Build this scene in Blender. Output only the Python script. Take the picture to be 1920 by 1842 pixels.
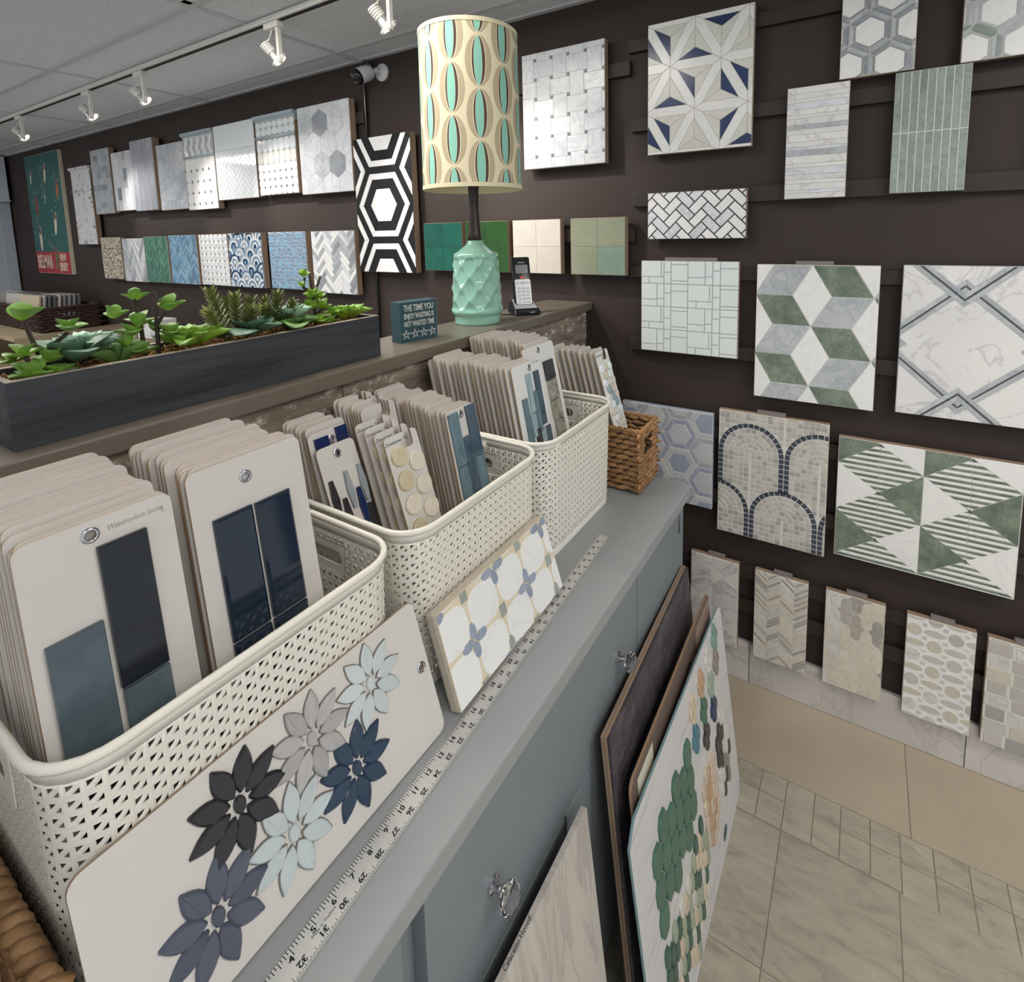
import bpy, bmesh, math, random
from mathutils import Vector, Matrix, Euler
rnd = random.Random(7)
PI = math.pi
sc = bpy.context.scene
COL = sc.collection
for o in list(bpy.data.objects):
    bpy.data.objects.remove(o)

# ------------------------------------------------------------------ camera
cam = bpy.data.cameras.new('camera')
cam.sensor_fit = 'HORIZONTAL'; cam.sensor_width = 36.0
FPX, PX, PY = 990.526, 1030.876, 554.463
cam.lens = FPX / 1920 * 36
cam.shift_x = (960 - PX) / 1920
cam.shift_y = (PY - 921) / 1920
cam.clip_start = 0.02
camo = bpy.data.objects.new('camera', cam); COL.objects.link(camo)
def _rot():
    yaw, pit, rol = -0.538872, 0.119126, -0.018733
    cy, sy = math.cos(yaw), math.sin(yaw); cp, sp = math.cos(pit), math.sin(pit); cr, sr = math.cos(rol), math.sin(rol)
    B = Matrix(((1, 0, 0), (0, 0, -1), (0, 1, 0)))
    Ry = Matrix(((cy, -sy, 0), (sy, cy, 0), (0, 0, 1)))
    Rp = Matrix(((1, 0, 0), (0, cp, -sp), (0, sp, cp)))
    Rr = Matrix(((cr, -sr, 0), (sr, cr, 0), (0, 0, 1)))
    R = Rr @ Rp @ B @ Ry
    r, d, f = R[0], R[1], R[2]
    return Matrix(((r[0], -d[0], -f[0]), (r[1], -d[1], -f[1]), (r[2], -d[2], -f[2])))
camo.matrix_world = Matrix.Translation((0, 0, 1.606)) @ _rot().to_4x4()
sc.camera = camo

# ------------------------------------------------------------------ light
world = bpy.data.worlds.new('world'); sc.world = world
world.use_nodes = True
bg = world.node_tree.nodes['Background']
bg.inputs[0].default_value = (0.93, 0.965, 1.0, 1); bg.inputs[1].default_value = 0.62
TROFFER_W = 9.0         # emission of the ceiling light panels
SPOT_W = 22.0           # watts of each track head
sc.view_settings.view_transform = 'Standard'; sc.view_settings.look = 'None'
sc.view_settings.gamma = 1.0; sc.view_settings.use_curve_mapping = False
sc.view_settings.exposure = 0.2

# ------------------------------------------------------------------ materials
def lin(c):
    return tuple(((v / 255) / 12.92 if v / 255 <= .04045 else ((v / 255 + .055) / 1.055) ** 2.4) for v in c)
def _new(name):
    m = bpy.data.materials.new(name); m.use_nodes = True
    nt = m.node_tree
    return m, nt, nt.nodes['Principled BSDF']
def N(nt, kind, **kw):
    n = nt.nodes.new(kind)
    for k, v in kw.items():
        if k.startswith('i_'):
            key = k[2:]
            n.inputs[int(key) if key.isdigit() else key.replace('_', ' ')].default_value = v
        else:
            setattr(n, k, v)
    return n
def coords(nt, jitter=True, scale=(1, 1, 1)):
    tc = N(nt, 'ShaderNodeTexCoord')
    mp = N(nt, 'ShaderNodeMapping'); mp.inputs['Scale'].default_value = scale
    if jitter:
        oi = N(nt, 'ShaderNodeObjectInfo')
        mu = N(nt, 'ShaderNodeVectorMath', operation='MULTIPLY_ADD')
        cb = N(nt, 'ShaderNodeCombineXYZ')
        nt.links.new(oi.outputs['Random'], cb.inputs[0]); nt.links.new(oi.outputs['Random'], cb.inputs[2])
        mu.inputs[1].default_value = (37, 0, 91)
        nt.links.new(cb.outputs[0], mu.inputs[0]); nt.links.new(tc.outputs['Object'], mu.inputs[2])
        nt.links.new(mu.outputs[0], mp.inputs[0])
    else:
        nt.links.new(tc.outputs['Object'], mp.inputs[0])
    return mp.outputs[0]
def ramp(nt, fac, stops):
    r = N(nt, 'ShaderNodeValToRGB')
    el = r.color_ramp.elements
    while len(el) < len(stops): el.new(.5)
    for e, (p, c) in zip(el, stops):
        e.position = p; e.color = (*c, 1)
    nt.links.new(fac, r.inputs[0]); return r.outputs[0]
def vary(nt, col, amt):
    oi = N(nt, 'ShaderNodeObjectInfo')
    mr = N(nt, 'ShaderNodeMapRange'); mr.inputs[3].default_value = 1 - amt; mr.inputs[4].default_value = 1 + amt
    nt.links.new(oi.outputs['Random'], mr.inputs[0])
    mx = N(nt, 'ShaderNodeMix', data_type='RGBA', blend_type='MULTIPLY'); mx.inputs[0].default_value = 1
    nt.links.new(col, mx.inputs[6]); nt.links.new(mr.outputs[0], mx.inputs[7])
    return mx.outputs[2]
def bump(nt, b, height, strength, dist=.001):
    bn = N(nt, 'ShaderNodeBump'); bn.inputs['Strength'].default_value = strength; bn.inputs['Distance'].default_value = dist
    nt.links.new(height, bn.inputs['Height']); nt.links.new(bn.outputs[0], b.inputs['Normal'])
MATS = {}
def plain(name, rgb, rough=.5, metal=0, var=0, noise=0, nscale=40, bmp=0, stretch=(1, 1, 1), spec=None, coat=0):
    m, nt, b = _new(name); c = lin(rgb)
    b.inputs['Base Color'].default_value = (*c, 1)
    b.inputs['Roughness'].default_value = rough; b.inputs['Metallic'].default_value = metal
    if spec is not None: b.inputs['Specular IOR Level'].default_value = spec
    if coat: b.inputs['Coat Weight'].default_value = coat
    if noise or bmp or var:
        col = None
        if noise or bmp:
            nz = N(nt, 'ShaderNodeTexNoise', i_Scale=nscale, i_Detail=5.0, i_Roughness=.6)
            nt.links.new(coords(nt, True, stretch), nz.inputs[0])
            if noise:
                col = ramp(nt, nz.outputs[0], [(.3, tuple(v * (1 - noise) for v in c)), (.7, tuple(min(1, v * (1 + noise)) for v in c))])
            if bmp: bump(nt, b, nz.outputs[0], bmp)
        if var:
            if col is None:
                rg = N(nt, 'ShaderNodeRGB'); rg.outputs[0].default_value = (*c, 1); col = rg.outputs[0]
            col = vary(nt, col, var)
        if col is not None: nt.links.new(col, b.inputs['Base Color'])
    MATS[name] = m; return m
def marble(name, base, vein, scale=9, width=.05, cloud=.5, rough=.22, var=.04, stretch=(1, 1, 1)):
    m, nt, b = _new(name); b.inputs['Roughness'].default_value = rough
    co = coords(nt, True, stretch)
    n1 = N(nt, 'ShaderNodeTexNoise', i_Scale=scale, i_Detail=6.0, i_Roughness=.62, i_Distortion=1.2)
    n2 = N(nt, 'ShaderNodeTexNoise', i_Scale=scale * .6, i_Detail=4.0, i_Roughness=.55)
    nt.links.new(co, n1.inputs[0]); nt.links.new(co, n2.inputs[0])
    s = N(nt, 'ShaderNodeMath', operation='SUBTRACT'); s.inputs[1].default_value = .5
    a = N(nt, 'ShaderNodeMath', operation='ABSOLUTE')
    nt.links.new(n1.outputs[0], s.inputs[0]); nt.links.new(s.outputs[0], a.inputs[0])
    B, V = lin(base), lin(vein)
    mid = tuple(x * (1 - cloud) + y * cloud for x, y in zip(B, V))
    cl = ramp(nt, n2.outputs[0], [(.36, mid), (.58, B)])
    vf = ramp(nt, a.outputs[0], [(0, (1, 1, 1)), (width, (0, 0, 0))])
    mx = N(nt, 'ShaderNodeMix', data_type='RGBA'); mx.inputs[7].default_value = (*V, 1)
    k = N(nt, 'ShaderNodeMath', operation='MULTIPLY'); k.inputs[1].default_value = .55
    nt.links.new(vf, k.inputs[0]); nt.links.new(k.outputs[0], mx.inputs[0]); nt.links.new(cl, mx.inputs[6])
    nt.links.new(vary(nt, mx.outputs[2], var), b.inputs['Base Color'])
    MATS[name] = m; return m
def emis(name, rgb, strength):
    m, nt, b = _new(name); b.inputs['Base Color'].default_value = (*lin(rgb), 1)
    b.inputs['Emission Color'].default_value = (*lin(rgb), 1); b.inputs['Emission Strength'].default_value = strength
    MATS[name] = m; return m

plain('wall', (52, 41, 36), .7, noise=.05, nscale=5, bmp=.05)
plain('rail', (46, 36, 32), .6, noise=.08, nscale=14)
def speckle(name, rgb, dark):
    m, nt, b = _new(name); b.inputs['Roughness'].default_value = .85
    co = coords(nt, True)
    nz = N(nt, 'ShaderNodeTexNoise', i_Scale=120.0, i_Detail=2.0, i_Roughness=.5)
    nt.links.new(co, nz.inputs[0])
    nt.links.new(ramp(nt, nz.outputs[0], [(.29, lin(dark)), (.34, lin(rgb)), (1, lin(rgb))]), b.inputs['Base Color'])
    bump(nt, b, nz.outputs[0], .25, .002)
    MATS[name] = m
speckle('ceiling_tile', (218, 221, 227), (140, 139, 140))
plain('tee', (196, 198, 202), .5)
plain('white_metal', (222, 220, 214), .4)
plain('floor_tan', (178, 165, 146), .55, noise=.05, nscale=8, var=.03)
plain('grout_floor', (146, 138, 122), .9)
def stonefloor():
    m, nt, b = _new('floor_stone'); b.inputs['Roughness'].default_value = .5
    co = coords(nt, True, (1, 3.2, 1))
    n1 = N(nt, 'ShaderNodeTexNoise', i_Scale=9.0, i_Detail=9.0, i_Roughness=.68, i_Distortion=.6)
    nt.links.new(co, n1.inputs[0])
    c = ramp(nt, n1.outputs[0], [(.28, lin((140, 133, 120))), (.48, lin((170, 163, 147))), (.7, lin((184, 177, 160)))])
    nt.links.new(vary(nt, c, .05), b.inputs['Base Color']); bump(nt, b, n1.outputs[0], .35, .002)
    MATS['floor_stone'] = m
stonefloor()
marble('base_marble', (208, 204, 200), (170, 165, 160), 5, .03, .35)
plain('cap', (112, 103, 92), .32, noise=.04, nscale=30)
def barnwood():
    m, nt, b = _new('barn_wood'); b.inputs['Roughness'].default_value = .85
    co = coords(nt, True, (1, .14, 1))
    n1 = N(nt, 'ShaderNodeTexNoise', i_Scale=28.0, i_Detail=7.0, i_Roughness=.7)
    nt.links.new(co, n1.inputs[0])
    co2 = coords(nt, True, (1, .5, 1))
    n2 = N(nt, 'ShaderNodeTexNoise', i_Scale=55.0, i_Detail=5.0, i_Roughness=.75)
    nt.links.new(co2, n2.inputs[0])
    c1 = ramp(nt, n1.outputs[0], [(.3, lin((84, 74, 66))), (.5, lin((130, 116, 104))), (.72, lin((156, 144, 130)))])
    f = ramp(nt, n2.outputs[0], [(.54, (0, 0, 0)), (.63, (1, 1, 1))])
    mx = N(nt, 'ShaderNodeMix', data_type='RGBA'); mx.inputs[7].default_value = (*lin((196, 188, 178)), 1)
    nt.links.new(f, mx.inputs[0]); nt.links.new(c1, mx.inputs[6])
    nt.links.new(vary(nt, mx.outputs[2], .12), b.inputs['Base Color']); bump(nt, b, n1.outputs[0], .6, .003)
    MATS['barn_wood'] = m
barnwood()
plain('counter', (150, 154, 155), .42, noise=.02, nscale=20)
plain('cabinet', (124, 131, 136), .45, noise=.02, nscale=20)
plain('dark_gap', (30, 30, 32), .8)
plain('blind', (206, 216, 230), .6)
plain('blind_valance', (206, 214, 226), .6)
plain('board_edge', (150, 128, 108), .7, var=.1)
plain('board_dark', (122, 108, 96), .7)
plain('grout_white', (214, 212, 206), .85)
plain('grout_grey', (176, 178, 178), .85)
plain('grout_dark', (66, 68, 74), .85)
plain('grout_taupe', (178, 170, 160), .85)
marble('carrara', (224, 227, 232), (176, 182, 192), 9, .035, .35)
marble('carrara_warm', (218, 215, 210), (178, 175, 172), 9, .04, .35)
marble('grey_marble', (190, 194, 198), (150, 155, 162), 11, .05, .45, var=.06)
marble('mid_grey', (156, 161, 168), (124, 129, 138), 14, .06, .5, var=.1)
marble('thassos', (236, 236, 234), (222, 222, 222), 6, .02, .2, var=.015)
marble('calacatta', (230, 229, 227), (176, 175, 178), 5, .022, .2, var=.02)
marble('green_marble', (132, 144, 128), (88, 102, 90), 20, .05, .8, var=.08)
marble('green_pale', (152, 164, 157), (116, 130, 124), 16, .05, .6, var=.08)
marble('cream_stone', (220, 212, 198), (196, 184, 166), 12, .04, .4, var=.05)
marble('taupe_stone', (180, 174, 166), (146, 140, 134), 18, .06, .5, var=.08)
marble('wood_marble', (186, 189, 196), (150, 154, 164), 10, .08, .6, var=.07, stretch=(5, 5, .5))
plain('glass_white', (232, 238, 242), .06, var=.02)
plain('black_tile', (22, 23, 27), .6, var=.15, spec=.25)
plain('white_tile', (236, 236, 236), .3, var=.01)
plain('navy_tile', (46, 62, 98), .2, noise=.15, nscale=30, var=.15)
plain('pearl', (216, 216, 208), .25, noise=.06, nscale=60, var=.04)
plain('slate_dot', (112, 116, 124), .3, var=.15)
plain('zellige_green', (14, 86, 72), .1, noise=.18, nscale=18, bmp=.2, var=.12)
plain('zellige_olive', (34, 74, 26), .1, noise=.2, nscale=18, bmp=.2, var=.12)
plain('zellige_cream', (212, 204, 194), .18, noise=.06, nscale=14, bmp=.2, var=.04)
plain('zellige_sage', (144, 149, 126), .15, noise=.08, nscale=14, bmp=.2, var=.05)
plain('zellige_mint', (136, 155, 140), .15, noise=.08, nscale=14, bmp=.2, var=.05)
plain('modular', (222, 230, 230), .3, var=.012)
plain('green_glass', (24, 106, 84), .12, var=.22)
plain('green_glass2', (60, 140, 116), .12)
plain('blue_glass', (120, 166, 200), .12)
plain('blue_glass2', (108, 140, 168), .15)
plain('blue_glass3', (150, 188, 212), .12)
plain('fan_navy', (34, 78, 118), .15)
plain('fan_mid', (118, 146, 176), .2)
plain('fan_grey', (168, 182, 200), .15)
plain('fan_white', (226, 228, 230), .15)
plain('brown_chip', (112, 98, 82), .3)
plain('tan_chip', (176, 160, 138), .3)
plain('light_chip', (216, 206, 190), .3)
plain('lilac_hex', (154, 160, 178), .3, noise=.08, nscale=30, var=.06)
plain('hex_ring', (164, 168, 176), .35, noise=.05, nscale=30, var=.05)
plain('hex_pale', (190, 192, 194), .3, noise=.06, nscale=30, var=.05)
plain('strip_dark', (70, 74, 80), .3)
# ------------------------------------------------------------------ mesh helpers
class MB:
    def __init__(s): s.v = []; s.f = []; s.m = []; s.mats = []
    def mi(s, mat):
        if mat not in s.mats: s.mats.append(mat)
        return s.mats.index(mat)
    def add(s, vs, fs, mat, M=None):
        o = len(s.v); k = s.mi(mat)
        s.v += [tuple(M @ Vector(p)) for p in vs] if M is not None else [tuple(p) for p in vs]
        s.f += [tuple(i + o for i in f) for f in fs]; s.m += [k] * len(fs); return s
    def box(s, x0, x1, y0, y1, z0, z1, mat, bev=0, M=None):
        if bev <= 0:
            v = [(x, y, z) for z in (z0, z1) for y in (y0, y1) for x in (x0, x1)]
            f = [(0, 2, 3, 1), (4, 5, 7, 6), (0, 1, 5, 4), (1, 3, 7, 5), (3, 2, 6, 7), (2, 0, 4, 6)]
            return s.add(v, f, mat, M)
        bm = bmesh.new(); bmesh.ops.create_cube(bm, size=1)
        for q in bm.verts: q.co = Vector(((x0 + x1) / 2 + q.co.x * (x1 - x0), (y0 + y1) / 2 + q.co.y * (y1 - y0), (z0 + z1) / 2 + q.co.z * (z1 - z0)))
        bmesh.ops.bevel(bm, geom=bm.edges[:], offset=bev, segments=2, affect='EDGES', profile=.6)
        return s.bm(bm, mat, M)
    def bm(s, bm, mat, M=None):
        bm.verts.index_update()
        s.add([q.co.copy() for q in bm.verts], [tuple(q.index for q in f.verts) for f in bm.faces], mat, M); bm.free(); return s
    def lathe(s, prof, mat, n=32, M=None, cap=True):
        v = []; f = []
        for r, z in prof:
            v += [(r * math.cos(2 * PI * i / n), r * math.sin(2 * PI * i / n), z) for i in range(n)]
        for j in range(len(prof) - 1):
            for i in range(n):
                a = j * n + i; b = j * n + (i + 1) % n
                f.append((a, b, b + n, a + n))
        if cap:
            f.append(tuple(reversed(range(n)))); f.append(tuple(range((len(prof) - 1) * n, len(prof) * n)))
        return s.add(v, f, mat, M)
    def tube(s, pts, r, mat, n=8, closed=False, M=None, rr=None):
        pts = [Vector(p) for p in pts]; L = len(pts); v = []; f = []
        up = Vector((0, 0, 1)); last = None
        for i, p in enumerate(pts):
            t = (pts[(i + 1) % L] - pts[i - 1]) if closed or 0 < i < L - 1 else (pts[1] - pts[0] if i == 0 else pts[-1] - pts[-2])
            t.normalize()
            if last is None:
                a = t.cross(up)
                if a.length < .01: a = t.cross(Vector((1, 0, 0)))
            else:
                a = last - t * last.dot(t)
            a.normalize(); last = a; b = t.cross(a)
            q = rr[i] if rr else r
            v += [p + a * q * math.cos(2 * PI * k / n) + b * q * math.sin(2 * PI * k / n) for k in range(n)]
        for i in range(L if closed else L - 1):
            for k in range(n):
                i2 = (i + 1) % L
                f.append((i * n + k, i * n + (k + 1) % n, i2 * n + (k + 1) % n, i2 * n + k))
        if not closed:
            f.append(tuple(reversed(range(n)))); f.append(tuple((L - 1) * n + k for k in range(n)))
        return s.add(v, f, mat, M)
    def tile(s, poly, mat, t=.004, bev=.0006, y=0.0):
        """flat piece facing -y from a CCW (x,z) polygon, front at y, back at y+t"""
        ins = inset(poly, bev); n = len(poly)
        v = [(a, y, b) for a, b in ins] + [(a, y + bev, b) for a, b in poly] + [(a, y + t, b) for a, b in poly]
        f = [tuple(range(n))]
        for k in (0, n):
            for i in range(n):
                j = (i + 1) % n; f.append((k + n + i, k + n + j, k + j, k + i))
        return s.add(v, f, mat)
    def plate(s, outer, holes, t, mat, side=None, y=0.0):
        """(x,z) outline with holes, front at y facing -y, thickness t"""
        bm = bmesh.new()
        for loop in [outer] + holes:
            vs = [bm.verts.new((a, y, b)) for a, b in loop]
            for i in range(len(vs)): bm.edges.new((vs[i], vs[(i + 1) % len(vs)]))
        bmesh.ops.triangle_fill(bm, edges=bm.edges[:], use_beauty=True)
        bm.verts.index_update(); n = len(bm.verts)
        vs = [q.co.copy() for q in bm.verts]; fs = []
        for f in bm.faces:
            ids = [q.index for q in f.verts]
            if f.normal.y > 0: ids.reverse()
            fs.append(tuple(ids))
        bm.free()
        back = [(p.x, p.y + t, p.z) for p in vs]
        s.add(list(vs) + back, fs + [tuple(i + n for i in reversed(f)) for f in fs], mat)
        for loop in [outer] + holes:
            L = len(loop)
            s.add([(a, y, b) for a, b in loop] + [(a, y + t, b) for a, b in loop],
                  [(i, i + L, (i + 1) % L + L, (i + 1) % L) for i in range(L)], side or mat)
        return s
    def mesh(s, name, smooth=False):
        me = bpy.data.meshes.new(name); me.from_pydata(s.v, [], s.f)
        for m in s.mats: me.materials.append(MATS[m] if isinstance(m, str) else m)
        me.polygons.foreach_set('material_index', s.m)
        if smooth: me.polygons.foreach_set('use_smooth', [True] * len(s.f))
        me.update()
        return me
    def build(s, name, parent=None, loc=(0, 0, 0), rot=(0, 0, 0), smooth=False, fix=False):
        me = s.mesh(name, smooth)
        if fix:
            bm = bmesh.new(); bm.from_mesh(me); bmesh.ops.recalc_face_normals(bm, faces=bm.faces[:]); bm.to_mesh(me); bm.free()
        return place(name, me, parent, loc, rot)
def place(name, me, parent=None, loc=(0, 0, 0), rot=(0, 0, 0), scale=None):
    o = bpy.data.objects.new(name, me); COL.objects.link(o)
    o.location = loc; o.rotation_euler = rot
    if scale: o.scale = scale
    if parent: o.parent = parent
    return o
def tag(o, label=None, cat=None, group=None, kind=None):
    if label: o['label'] = label
    if cat: o['category'] = cat
    if group: o['group'] = group
    if kind: o['kind'] = kind
    return o
def thing(name, label, cat, loc=(0, 0, 0), rot=(0, 0, 0), group=None):
    o = bpy.data.objects.new(name, None); COL.objects.link(o); o.empty_display_size = .05
    o.location = loc; o.rotation_euler = rot
    return tag(o, label, cat, group)
def smooth_by_angle(o, deg=40):
    me = o.data
    me.polygons.foreach_set('use_smooth', [True] * len(me.polygons))
    try: me.set_sharp_from_angle(angle=math.radians(deg))
    except Exception: pass
    return o
# 2D polygon helpers (x,z), CCW
def area(p): return sum(p[i - 1][0] * p[i][1] - p[i][0] * p[i - 1][1] for i in range(len(p))) / 2
def ccw(p): return list(p) if area(p) > 0 else list(reversed(p))
def inset(p, d):
    out = []; n = len(p)
    for i in range(n):
        a, b, c = p[i - 1], p[i], p[(i + 1) % n]
        e1 = (b[0] - a[0], b[1] - a[1]); e2 = (c[0] - b[0], c[1] - b[1])
        l1 = math.hypot(*e1) or 1e-9; l2 = math.hypot(*e2) or 1e-9
        n1 = (-e1[1] / l1, e1[0] / l1); n2 = (-e2[1] / l2, e2[0] / l2)
        k = 1 + n1[0] * n2[0] + n1[1] * n2[1]
        k = max(k, .35)
        out.append((b[0] + d * (n1[0] + n2[0]) / k, b[1] + d * (n1[1] + n2[1]) / k))
    return out
def clip(p, x0, x1, z0, z1):
    def cut(p, ins, inter):
        out = []
        for i in range(len(p)):
            a, b = p[i - 1], p[i]
            if ins(b):
                if not ins(a): out.append(inter(a, b))
                out.append(b)
            elif ins(a): out.append(inter(a, b))
        return out
    def ix(x): return lambda a, b: (x, a[1] + (b[1] - a[1]) * (x - a[0]) / (b[0] - a[0]))
    def iz(z): return lambda a, b: (a[0] + (b[0] - a[0]) * (z - a[1]) / (b[1] - a[1]), z)
    for ins, inter in ((lambda q: q[0] >= x0, ix(x0)), (lambda q: q[0] <= x1, ix(x1)), (lambda q: q[1] >= z0, iz(z0)), (lambda q: q[1] <= z1, iz(z1))):
        if not p: return p
        p = cut(p, ins, inter)
    q = []
    for a in p:
        if not q or math.hypot(a[0] - q[-1][0], a[1] - q[-1][1]) > 2e-4: q.append(a)
    if len(q) > 1 and math.hypot(q[0][0] - q[-1][0], q[0][1] - q[-1][1]) < 2e-4: q.pop()
    return q
def rect(x0, x1, z0, z1): return [(x0, z0), (x1, z0), (x1, z1), (x0, z1)]
def rrect(x0, x1, z0, z1, r, n=4):
    out = []
    for cx, cz, a in ((x1 - r, z0 + r, -90), (x1 - r, z1 - r, 0), (x0 + r, z1 - r, 90), (x0 + r, z0 + r, 180)):
        for i in range(n + 1):
            t = math.radians(a + 90 * i / n); out.append((cx + r * math.cos(t), cz + r * math.sin(t)))
    return out
def circ(cx, cz, r, n=20, rz=None, ph=0):
    return [(cx + r * math.cos(2 * PI * i / n + ph), cz + (rz or r) * math.sin(2 * PI * i / n + ph)) for i in range(n)]
def rotp(p, a, cx=0, cz=0):
    c, s = math.cos(a), math.sin(a)
    return [(cx + (x - cx) * c - (z - cz) * s, cz + (x - cx) * s + (z - cz) * c) for x, z in p]
def text_mesh(body, size, mat, ext=.0003, sx=1.0, align='CENTER', bold=0.0, shear=0.0):
    cu = bpy.data.curves.new('lettering', 'FONT'); cu.body = body; cu.size = size; cu.align_x = align; cu.align_y = 'CENTER'
    cu.extrude = ext; cu.offset = bold; cu.resolution_u = 2; cu.shear = shear
    ob = bpy.data.objects.new('tmp', cu); COL.objects.link(ob)
    dg = bpy.context.evaluated_depsgraph_get(); dg.update()
    me = bpy.data.meshes.new_from_object(ob.evaluated_get(dg))
    bpy.data.objects.remove(ob); bpy.data.curves.remove(cu)
    me.materials.clear(); me.materials.append(MATS[mat])
    if sx != 1.0: me.transform(Matrix.Diagonal((sx, 1, 1, 1)))
    return me
FACE = (PI / 2, 0, 0)      # text standing up, facing -y

# pieces laid on a board ------------------------------------------------------
def lay(root, tiles, w, h, gap=.002, sep=True, t=.004, y0=0.0, name='tile', bev=.0006, m=.0015, mins=2.2e-5):
    joined = MB(); cnt = 0
    for it in tiles:
        poly, mat = it[0], it[1]; dy = it[2] if len(it) > 2 else 0
        p = ccw(poly)
        if gap: p = inset(p, gap / 2)
        if area(p) < mins: continue
        p = clip(p, m, w - m, m, h - m)
        if len(p) < 3 or area(p) < mins: continue
        if sep:
            cx = sum(a for a, b in p) / len(p); cz = sum(b for a, b in p) / len(p)
            q = MB(); q.tile([(a - cx, b - cz) for a, b in p], mat, t, bev)
            place(name, q.mesh(name), root, (cx, y0 - dy, cz))
        else:
            joined.tile(p, mat, t, bev, y0 - dy)
        cnt += 1
    if not sep and cnt:
        tag(joined.build(name + '_mosaic', root), kind='stuff')
    return cnt
def board(root, w, h, thick, mat, grout, y=.0012):
    b = MB(); b.box(0, w, y + .002, thick, 0, h, mat, .0008); b.build('backing_board', root)
    g = MB(); g.box(.0006, w - .0006, y, y + .0025, .0006, h - .0006, grout); g.build('grout_bed', root)
WY = 1.83                     # wall surface
def panel(name, label, x0, x1, z0, z1, tiles, grout='grout_white', back='board_edge', thick=.026, gap=.002, sep=True, hang=None, t=.004, yf=None, group='sample boards on the brown wall', cat='tile board'):
    w, h = x1 - x0, z1 - z0
    yf = yf if yf is not None else WY - .02 - thick
    r = thing(name, label, cat, (x0, yf, z0), group=group)
    board(r, w, h, thick, back, grout)
    if callable(tiles): tiles = tiles(w, h)
    lay(r, tiles, w, h, gap, sep, t)
    if hang:
        k = MB(); k.box(w * hang[0], w * hang[1], thick * .4, thick, h - .004, h + .011, 'hanger', .001); k.build('hanger', r)
    return r
plain('hanger', (128, 120, 118), .5)

# ------------------------------------------------------------------ tile patterns: return [(poly, mat)]
def brick(w, h, bw, bh, mats, off=.5, rot=0):
    out = []; j = 0; z = 0
    while z < h:
        x = -bw * ((off * j) % 1)
        while x < w:
            out.append((rect(x, x + bw, z, z + bh), rnd.choice(mats))); x += bw
        z += bh; j += 1
    return out
def herring(w, h, W, n, mats, ang=PI / 4, pick=None):
    out = []; R = int((w + h) / W) + 2 * n + 2
    for i in range(-R, R):
        for j in range(-R, R):
            t = (i - j) % (2 * n)
            if t == 0: p = rect(i * W, (i + n) * W, j * W, (j + 1) * W); d = 0
            elif t == 2 * n - 1: p = rect(i * W, (i + 1) * W, j * W, (j + n) * W); d = 1
            else: continue
            q = rotp(p, ang); q = [(a + w / 2, b + h / 2) for a, b in q]
            if max(a for a, b in q) < 0 or min(a for a, b in q) > w or max(b for a, b in q) < 0 or min(b for a, b in q) > h: continue
            out.append((q, pick(d) if pick else rnd.choice(mats)))
    return out
def chevron(w, h, cw, rise, bh, mats, x0=0):
    out = []; nx = int(w / cw) + 2
    for i in range(-1, nx):
        s = 1 if i % 2 else -1
        xa, xb = x0 + i * cw, x0 + (i + 1) * cw
        z = -rise * 2
        while z < h + rise * 2:
            za, zb = (z, z + rise) if s > 0 else (z + rise, z)
            out.append(([(xa, za), (xb, zb), (xb, zb + bh), (xa, za + bh)], rnd.choice(mats))); z += bh
    return out
def hexp(cx, cz, R, flat=False, sz=1.0):
    a0 = 0 if flat else PI / 6
    return [(cx + R * math.cos(a0 + k * PI / 3), cz + sz * R * math.sin(a0 + k * PI / 3)) for k in range(6)]
def hexgrid(w, h, R, flat=False, ox=0, oz=0):
    out = []
    if flat:
        dx, dz = 1.5 * R, math.sqrt(3) * R
        for i in range(-3, int(w / dx) + 4):
            for j in range(-3, int(h / dz) + 4):
                out.append((ox + i * dx, oz + j * dz + (dz / 2 if i % 2 else 0), i, j))
    else:
        dx, dz = math.sqrt(3) * R, 1.5 * R
        for j in range(-3, int(h / dz) + 4):
            for i in range(-3, int(w / dx) + 4):
                out.append((ox + i * dx + (dx / 2 if j % 2 else 0), oz + j * dz, i, j))
    return [c for c in out if -2 * R < c[0] < w + 2 * R and -2 * R < c[1] < h + 2 * R]
def ringtiles(P, Q, mat):
    n = len(P); return [([P[i], P[(i + 1) % n], Q[(i + 1) % n], Q[i]], mat) for i in range(n)]
# ------------------------------------------------------------------ setting
def struct(o): o['kind'] = 'structure'; return o
fl = struct(MB().box(-7.3, 2.2, -1.2, WY, -.06, -.0022, 'grout_floor').build('floor'))
def floor_tile(x0, x1, y0, y1, mat, g=.0011):
    b = MB(); w, d = (x1 - x0) / 2 - g, (y1 - y0) / 2 - g
    b.box(-w, w, -d, d, -.006, 0, mat, .0012)
    place('floor_tile', b.mesh('floor_tile'), fl, ((x0 + x1) / 2, (y0 + y1) / 2, -.0005 * rnd.random()))
for k in range(-4, 3):
    floor_tile(.173 + .61 * k, .173 + .61 * (k + 1), 1.515, WY, 'floor_tan')
xs = [-.262, -.193, -.126, -.054, .011, .08, .147, .219, .293, .367, .44, .51]
for i in range(len(xs) - 1):
    m = 1.447 if i not in (2, 6) else 1.44
    if i in (2, 3): floor_tile(xs[i], xs[i + 1], 1.368, 1.515, 'floor_stone')
    elif i < 6:
        floor_tile(xs[i], xs[i + 1], m, 1.515, 'floor_stone'); floor_tile(xs[i], xs[i + 1], 1.368, m, 'floor_stone')
    else:
        floor_tile(xs[i], xs[i + 1], m, 1.515, 'floor_stone'); floor_tile(xs[i], xs[i + 1], 1.36, m, 'floor_stone')
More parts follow.
